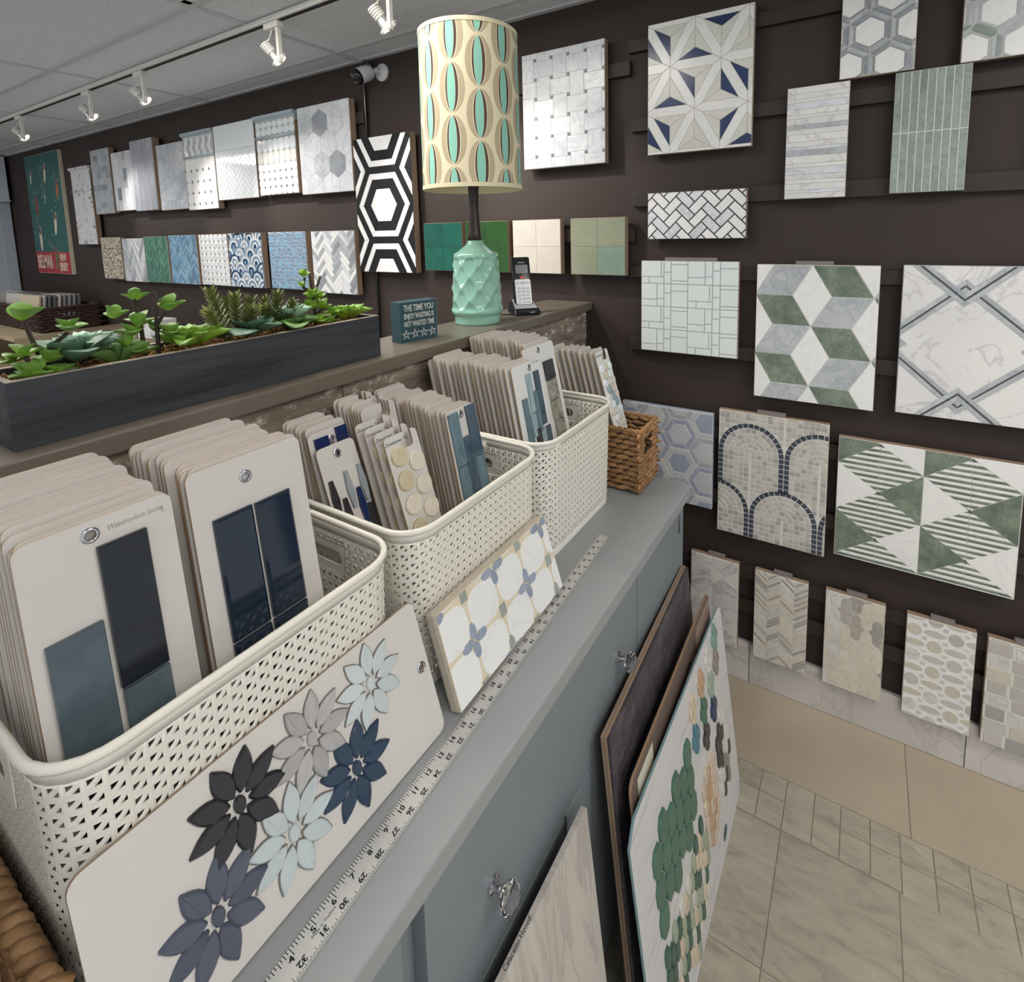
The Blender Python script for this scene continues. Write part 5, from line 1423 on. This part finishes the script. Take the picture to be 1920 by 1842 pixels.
def wicker(name, label, x0, x1, y0, y1, z0, z1, mat, sl, sh, walls, rimr=.006, handle=None, group=None, st=.011):
    r = thing(name, label, 'basket', ((x0 + x1) / 2, (y0 + y1) / 2, z0), group=group)
    W, D, H = x1 - x0, y1 - y0, z1 - z0
    b = MB(); b.box(-W / 2 + .004, W / 2 - .004, -D / 2 + .004, D / 2 - .004, .002, .008, 'wicker_dark'); b.build('base', r)
    sides = {'near': (W, (0, -D / 2 + .005), 0), 'front': (D, (W / 2 - .005, 0), PI / 2), 'far': (W, (0, D / 2 - .005), PI), 'back': (D, (-W / 2 + .005, 0), -PI / 2)}
    for nm, (L, (cx, cy), rot) in sides.items():
        hole = [rrect(-handle[1], handle[1], H - handle[2] - handle[3], H - handle[2], handle[3] * .45)] if handle and nm in handle[0] else []
        w_ = MB().plate(rect(-L / 2 + .004, L / 2 - .004, .003, H - .002), hole, .002, 'wicker_dark').build('inner_weave', r, (cx, cy, 0), (0, 0, rot))
        if nm not in walls: continue
        nr = int(H / sh); nc = max(2, int(L / sl)); me = strand_mesh(L / nc * 1.22, sh * 1.12, st, mat)
        for j in range(nr):
            for i in range(nc + (j % 2)):
                u = -L / 2 + (i + (.5 if j % 2 == 0 else 0)) * L / nc; v = (j + .5) * H / nr
                u = max(-L / 2 + .010, min(L / 2 - .010, u))
                if hole and abs(u) < handle[1] + .004 and H - handle[2] - handle[3] - .002 < v < H - handle[2] + .002: continue
                c, s = math.cos(rot), math.sin(rot)
                place('strand', me, r, (cx + u * c, cy + u * s, v), (0, rnd.uniform(-.12, .12), rot))
    n = 10
    rim = MB(); pr = [(-W / 2 + .004, -D / 2 + .004), (W / 2 - .004, -D / 2 + .004), (W / 2 - .004, D / 2 - .004), (-W / 2 + .004, D / 2 - .004)]
    tot = 2 * (W + D); k = int(tot / .004); pts = []
    for i in range(k):
        d = tot * i / k
        if d < W: p = (pr[0][0] + d, pr[0][1])
        elif d < W + D: p = (pr[1][0], pr[1][1] + d - W)
        elif d < 2 * W + D: p = (pr[2][0] - (d - W - D), pr[2][1])
        else: p = (pr[3][0], pr[3][1] - (d - 2 * W - D))
        pts.append(p)
    for ph_ in (0, PI):
        rim.tube([(p[0], p[1] + rimr * .45 * math.cos(i * .75 + ph_), H + rimr * .5 * math.sin(i * .75 + ph_)) for i, p in enumerate(pts)], rimr * .72, mat, 6, True)
    rim.build('twisted_rim', r, smooth=True)
    return r
wicker('woven_basket', 'small golden brown woven basket at the far end of the cabinet', -.78, -.488, 1.272, 1.402, CZ + .005, CZ + .178, 'hyacinth', .034, .0135, ('near', 'front', 'far'), .0055, (('front', 'back'), .026, .030, .034))
wicker('woven_basket', 'coarse straw basket with twisted rim in the lower left corner', -.86, -.53, -.25, .098, CZ + .006, CZ + .107, 'hyacinth_light', .05, .02, ('front', 'far'), .0105, st=.016)

# ------------------------------------------------------------------ boards leaning on the cabinet front
marble('slab_marble', (196, 190, 182), (150, 144, 138), 4, .04, .4, .35, stretch=(3, 1, .6))
sb = lean('marble_slab_sample', 'large honed cream marble slab tile leaning on the cabinet under the drawer', 'tile', -.302, .26, .0018, 6.2)
MB().box(0, .45, 0, .011, 0, .622, 'slab_marble', .0012).build('slab', sb)
wr = text_mesh('Calacatto Honed', .0095, 'ink', .0001, 1, shear=.2); place('handwriting', wr, sb, (.245, .0055, .6222), (0, 0, 0))
lb = lean('stone_mosaic_panel', 'tall board faced with dark purple-grey stone mosaic, rearmost of the leaning boards', 'tile board', -.3005, .80, .0025, 5.6, .035, 'boards leaning on the cabinet front')
w, h = .575, .672
b = MB(); b.box(0, w, .007, .0125, 0, h, 'board_edge', .0008); b.box(0, w, .0132, .019, 0, h, 'board_edge', .0008); b.build('backing_board', lb)
marble('dark_stone', (92, 86, 92), (52, 48, 54), 30, .08, .7, .5, var=.3)
lay(lb, [(t[0], 'dark_stone') for t in brick(w, h, .055, .024, ['x'])], w, h, .0012, False, .006, name='stone_piece')
place('handwriting', text_mesh('Silver Moon  12 x 12', .0075, 'board_dark', .0001, 1), lb, (.09, .016, h + .0002), (0, 0, 0))
l2 = lean('presentation_board', 'brown presentation board with hand slot and paper label, middle of the leaning boards', 'display board', -.271, .805, .0012, 5.4, .02, 'boards leaning on the cabinet front')
w, h = .60, .592
plain('taupe_board', (104, 88, 80), .55, noise=.03, nscale=20); plain('paper', (206, 202, 184), .7); plain('wood_print', (150, 128, 116), .5, noise=.15, nscale=20, stretch=(.4, 4, 4)); plain('masonite', (156, 126, 102), .7)
MB().plate(rrect(0, w, 0, h, .02), [rotp(rrect(.352, .448, h - .085, h - .05, .0172, 6), 0)], .006, 'taupe_board', 'masonite').build('board', l2)
MB().tile(rect(.030, .115, .455, .575), 'paper', .0006, .0001, -.0006).build('paper_label', l2)
place('label_print', text_mesh('Mosaics', .014, 'board_dark', .0001, 1, shear=.2), l2, (.072, -.0007, .515), FACE)
for k in range(4): MB().tile(rect(.455 + k * .034, .486 + k * .034, .12, h - .012), 'wood_print', .004, .0006, -.004).build('plank_sample', l2)
l3 = lean('oval_tile_board', 'white display board covered in coloured pebble-shaped tiles, front of the leaning boards', 'display board', -.240, .75, .0012, 7.2, 0, 'boards leaning on the cabinet front')
def whitewash():
    m, nt, b = _new('whitewash'); b.inputs['Roughness'].default_value = .45
    n1 = N(nt, 'ShaderNodeTexNoise', i_Scale=16.0, i_Detail=7.0, i_Roughness=.7); nt.links.new(coords(nt, False, (.25, 1, 3)), n1.inputs[0])
    nt.links.new(ramp(nt, n1.outputs[0], [(.3, lin((170, 168, 170))), (.46, lin((206, 204, 204))), (.8, lin((214, 212, 210)))]), b.inputs['Base Color']); MATS['whitewash'] = m
whitewash(); plain('teal_edge', (120, 150, 156), .5)
w, h = .674, .560
hole = circ(.502, .0424, .020, 18, .016)
MB().plate([(0, 0), (w - .02, 0), (w, .03), (w, h - .02), (w - .02, h), (.03, h), (0, h - .03)], [hole], .005, 'whitewash', 'teal_edge').build('board', l3)
plain('dark_disc', (70, 58, 56), .5)
MB().tile(circ(.502, .0424, .0195, 18, .0155), 'dark_disc', .001, .0002, .003).build('hole_backing', l3)
for nm, c in (('p_teal', (122, 150, 146)), ('p_white', (206, 202, 194)), ('p_taupe', (138, 130, 122)), ('p_tan', (186, 156, 126)), ('p_sage', (150, 168, 148)), ('p_cream', (204, 188, 166)), ('p_green', (72, 108, 92)), ('p_navy', (44, 56, 92)), ('p_tealblue', (70, 120, 136)), ('p_char', (66, 62, 62)), ('p_beige', (202, 186, 168)), ('p_moss', (158, 166, 146)), ('p_dgreen', (62, 92, 82))):
    plain(nm, c, .3, var=.06)
def pebble(u, v, w_, h_, mat, dy=0):
    e = h_ * .27; x = w_ / 2; q = [(-x * .55, -h_ / 2), (x * .55, -h_ / 2), (x, -h_ / 2 + e), (x, h_ / 2 - e), (x * .55, h_ / 2), (-x * .55, h_ / 2), (-x, h_ / 2 - e), (-x, -h_ / 2 + e)]
    MB().tile(q, mat, .006, .0022).build('pebble_tile', l3, (u, -.006 - dy, v))
for (u, v, m_) in ((.583, .520, 'p_teal'), (.510, .512, 'p_white'), (.573, .459, 'p_taupe'), (.4425, .498, 'p_tan'), (.514, .4426, 'p_sage'), (.369, .492, 'p_cream'), (.441, .432, 'p_green'), (.515, .3755, 'p_navy'), (.368, .421, 'p_tealblue'), (.4396, .366, 'p_char')):
    for du, dv in ((0, .020), (-.0125, -.001), (.0125, .001), (0, -.020)): pebble(u + du, v + dv, .0235, .030, m_)
gv = [(.3048, .4528), (.2983, .4284), (.3144, .396), (.2687, .4185), (.2266, .4389), (.3101, .3353), (.2665, .3579), (.2288, .3758), (.188, .4008), (.1395, .427), (.2689, .3038), (.227, .3247), (.1866, .3456), (.1481, .3658), (.1006, .3973), (.1853, .2928), (.1439, .3153), (.104, .3351), (.079, .3541), (.0953, .2895)]
cells = set()
for u, v in gv:
    ci = round((u - .0953) / .0415); cj = round((v - .2895 - (.030 if ci % 2 else 0)) / .060); cells.add((ci, cj))
for ci, cj in cells: pebble(.0953 + ci * .0415, .2895 + cj * .060 + (.030 if ci % 2 else 0), .0405, .0575, 'p_green')
def inpoly(u, v, P):
    c = False
    for k in range(len(P)):
        (x0, y0), (x1, y1) = P[k - 1], P[k]
        if (y0 > v) != (y1 > v) and u < (x1 - x0) * (v - y0) / (y1 - y0) + x0: c = not c
    return c
def cluster(P, mats, seed, px=.0222, pz=.0395):
    R_ = random.Random(seed)
    for ci in range(3, 30):
        for cj in range(0, 14):
            u, v = ci * px, .02 + cj * pz + (pz / 2 if ci % 2 else 0)
            if inpoly(u, v, P): pebble(u, v, .0214, .0382, R_.choice(mats))
cluster([(.465, .315), (.395, .310), (.368, .26), (.372, .18), (.385, .105), (.425, .105), (.472, .14), (.474, .24)], ['p_beige', 'p_beige', 'p_cream', 'p_tan'], 1)
cluster([(.575, .325), (.525, .325), (.497, .28), (.500, .17), (.520, .115), (.592, .13), (.605, .22)], ['p_char', 'p_white', 'p_white', 'p_char', 'p_taupe'], 4)
cluster([(.345, .245), (.285, .240), (.08, .225), (.075, .13), (.20, .045), (.26, .03), (.33, .055), (.362, .15)], ['p_moss', 'p_moss', 'p_dgreen', 'p_cream', 'p_dgreen', 'p_white'], 3)

# ------------------------------------------------------------------ track lights
tr = thing('light_track', 'white ceiling light track running parallel to the brown wall', 'light track', (-3.5, 1.29, CE - .002), group=None)
MB().box(-3.8, 3.9, -.018, .018, -.020, 0, 'white_metal', .002).build('track_bar', tr)
MB().box(-3.8, 3.9, -.009, .009, -.0212, -.0202, 'dark_gap').build('track_slot', tr)
emis('bulb', (255, 238, 214), 6.0)
plain('lamp_chrome', (210, 210, 208), .25, metal=.8)
LBL = ['track spotlight farthest left, near the window blind', 'second track spotlight from the left', 'middle track spotlight above the crown moulding boards', 'track spotlight above the hexagon marble board', 'track spotlight cut by the top edge left of the lampshade']
for k, (x, aim) in enumerate(((-4.75, -.35), (-3.69, -.2), (-3.07, -.35), (-1.975, -.1), (-1.38, .05))):
    s = thing('track_spotlight', LBL[k], 'spotlight', (x, 1.29, CE - .023), group='white track spotlights')
    MB().box(-.045, .045, -.014, .014, -.022, 0, 'white_metal', .003).build('track_adapter', s)
    MB().box(.020, .034, -.008, .008, -.150, -.018, 'white_metal', .002).build('bracket_arm', s)
    R_ = Matrix.Rotation(math.radians(34), 4, 'X') @ Matrix.Rotation(-.42 + aim * .4, 4, 'Y')
    T_ = Matrix.Translation((-.005, 0, -.115)) @ R_
    hd = MB(); hd.lathe([(.008, .052), (.018, .050), (.020, .046), (.020, .012), (.016, .008)], 'white_metal', 20, T_)
    for q in range(4): hd.lathe([(.0205, .018 + q * .008), (.0225, .020 + q * .008), (.0205, .022 + q * .008)], 'white_metal', 20, T_, cap=False)
    smooth_by_angle(hd.build('lamp_holder', s))
    MB().lathe([(.016, .010), (.020, 0), (.026, -.022), (.028, -.028), (.026, -.029)], 'lamp_chrome', 20, T_, cap=False).build('reflector', s, smooth=True)
    MB().lathe([(.0255, -.024), (.012, -.026), (.004, -.0262)], 'bulb', 20, T_).build('bulb', s)
    gr = MB(); gr.lathe([(.030, -.030), (.033, -.030), (.033, -.022), (.030, -.022), (.030, -.030)], 'white_metal', 20, T_, cap=False); gr.tube([T_ @ Vector((.031, 0, -.026)), (.027, 0, -.146)], .006, 'white_metal', 8); gr.build('gimbal_ring', s)
    cd = MB(); cd.tube([(-.01, 0, -.02), (-.014, -.006, -.045), (-.006, -.018, -.065), tuple(T_ @ Vector((0, 0, .05)))], .003, 'white_metal', 6); cd.build('flex_cord', s)
    L = bpy.data.lights.new('spot_beam', 'SPOT'); L.energy = SPOT_W; L.spot_size = math.radians(70); L.spot_blend = .7; L.color = (1, .95, .88); L.shadow_soft_size = .025
    lo = bpy.data.objects.new('spot_beam', L); COL.objects.link(lo); lo.parent = s
    lo.matrix_local = T_ @ Matrix.Translation((0, 0, -.034))

# ------------------------------------------------------------------ wall camera and its cable
plain('cam_white', (214, 216, 220), .35); plain('cam_black', (16, 17, 20), .2)
sc_ = thing('security_camera', 'white and black security camera mounted high on the brown wall', 'camera', (-1.985, WY, 2.365))
MB().lathe([(.040, 0), (.040, .008), (.034, .014), (.012, .018), (.011, .045)], 'cam_white', 28, Matrix.Rotation(PI / 2, 4, 'X')).build('wall_mount', sc_, smooth=False)
Tb = Matrix.Translation((-.035, -.085, -.022)) @ Matrix.Rotation(-.25, 4, 'Z') @ Matrix.Rotation(math.radians(118), 4, 'X')
cbm = MB(); cbm.lathe([(.012, -.05), (.026, -.045), (.034, -.03), (.036, 0), (.036, .028)], 'cam_white', 28, Tb); smooth_by_angle(cbm.build('camera_body', sc_), 50)
cbm = MB(); cbm.lathe([(.036, .028), (.037, .034), (.034, .046), (.020, .054), (.006, .056)], 'cam_black', 28, Tb); smooth_by_angle(cbm.build('camera_face', sc_), 50)
MB().lathe([(.012, .056), (.010, .058), (.004, .0585)], 'lcd', 20, Tb @ Matrix.Translation((0, .010, -.002))).build('lens', sc_, smooth=True)
MB().lathe([(.005, .055), (.004, .0565)], 'cam_white', 14, Tb @ Matrix.Translation((0, -.016, -.002))).build('sensor', sc_, smooth=True)
c = MB(); c.tube([(-2.03, WY - .02, 2.40), (-2.07, WY - .03, 2.425), (-2.098, WY - .03, 2.40), (-2.10, WY - .014, 2.33), (-2.102, WY - .012, 2.07)], .007, 'cam_black', 8)
tag(c.build('camera_cable'), 'black camera cable between the security camera and the black and white board', 'cable', 'camera cable'); c = MB()
c.tube([(-2.092, WY - .012, 1.43), (-2.09, WY - .012, 1.28), (-2.096, WY - .012, 1.02)], .007, 'cam_black', 8)
tag(c.build('camera_cable'), 'black cable hanging below the black and white board', 'cable', 'camera cable')

# ------------------------------------------------------------------ far corner: shelf, dark basket, tile samples
plain('oak', (176, 160, 132), .6, noise=.1, nscale=10, stretch=(.3, 3, 3)); plain('oak_dark', (120, 102, 84), .6)
sh = thing('low_shelf', 'light wooden low shelf unit in the far left corner', 'shelf', (-6.25, 1.50, 0))
for nm, q in (('shelf_top', (-1.0, .98, -.26, .30, .885, .915)), ('side_panel', (-1.0, -.97, -.25, .30, 0, .885)), ('side_panel', (.95, .98, -.25, .30, 0, .885)), ('back_panel', (-.97, .95, .27, .30, 0, .885)), ('shelf_board', (-.97, .95, -.24, .27, .55, .575)), ('shelf_board', (-.97, .95, -.24, .27, .20, .225))):
    MB().box(*q, 'oak', .003).build(nm, sh)
wicker('dark_wicker_basket', 'dark brown wicker basket of tile samples in the far left corner', -6.75, -5.32, 1.40, 1.77, .924, 1.10, 'dark_wicker', .09, .022, ('near', 'front'), .012, (('front',), .07, .035, .04), st=.014)
for nm, c in (('tile_grey', (150, 150, 150)), ('tile_pale', (196, 192, 186)), ('tile_cream', (196, 182, 156)), ('tile_slate', (104, 106, 108))): plain(nm, c, .5, var=.12, noise=.05, nscale=20)
tn = 0
for (x0, nst, face, xn) in ((-6.42, 5, 'tile_grey', 'left'), (-6.06, 6, 'tile_pale', 'middle'), (-5.70, 9, 'tile_cream', 'right')):
    for k in range(nst):
        o = MB().box(-.145, .145, 0, .012, 0, .25, face if k == 0 else rnd.choice(['tile_slate', 'tile_grey', 'tile_slate', 'tile_pale']), .001).build('tile_sample', None, (x0 + .012 * k, 1.445 + .027 * k, .936), (-.10, 0, .10))
        tag(o, ('front tile of the %s row in the dark wicker basket' % xn) if k == 0 else '%s tile behind the front one in the %s row of the dark wicker basket' % (['', 'first', 'second', 'third', 'fourth', 'fifth', 'sixth', 'seventh', 'eighth'][k], xn), 'tile', 'tile samples in the dark wicker basket')
tb = thing('side_table', 'dark brown console table behind the planter', 'table', (-3.7, 1.55, 0))
MB().box(-.95, .85, -.20, .24, .975, 1.005, 'oak_dark', .003).build('table_top', tb)
for sx in (-.9, .8):
    for sy in (-.17, .21): MB().box(sx - .025, sx + .025, sy - .025, sy + .025, 0, .975, 'oak_dark', .003).build('leg', tb)
rl = MB(); rl.lathe([(.047, 0), (.05, .002), (.05, .33), (.047, .332)], 'carrara_cloud', 28, Matrix.Rotation(PI / 2, 4, 'Y')); o = rl.build('mosaic_roll', None, (-3.62, 1.48, 1.055), (0, 0, .1)); tag(smooth_by_angle(o), 'rolled grey mosaic sheet lying behind the planter', 'mosaic sheet')
o = MB().box(-.09, .09, -.06, .06, 0, .115, 'card_white', .004).build('paper_box', None, (-3.76, 1.53, 1.005), (0, 0, .2)); tag(o, 'small white paper box behind the tall jade stems', 'box')
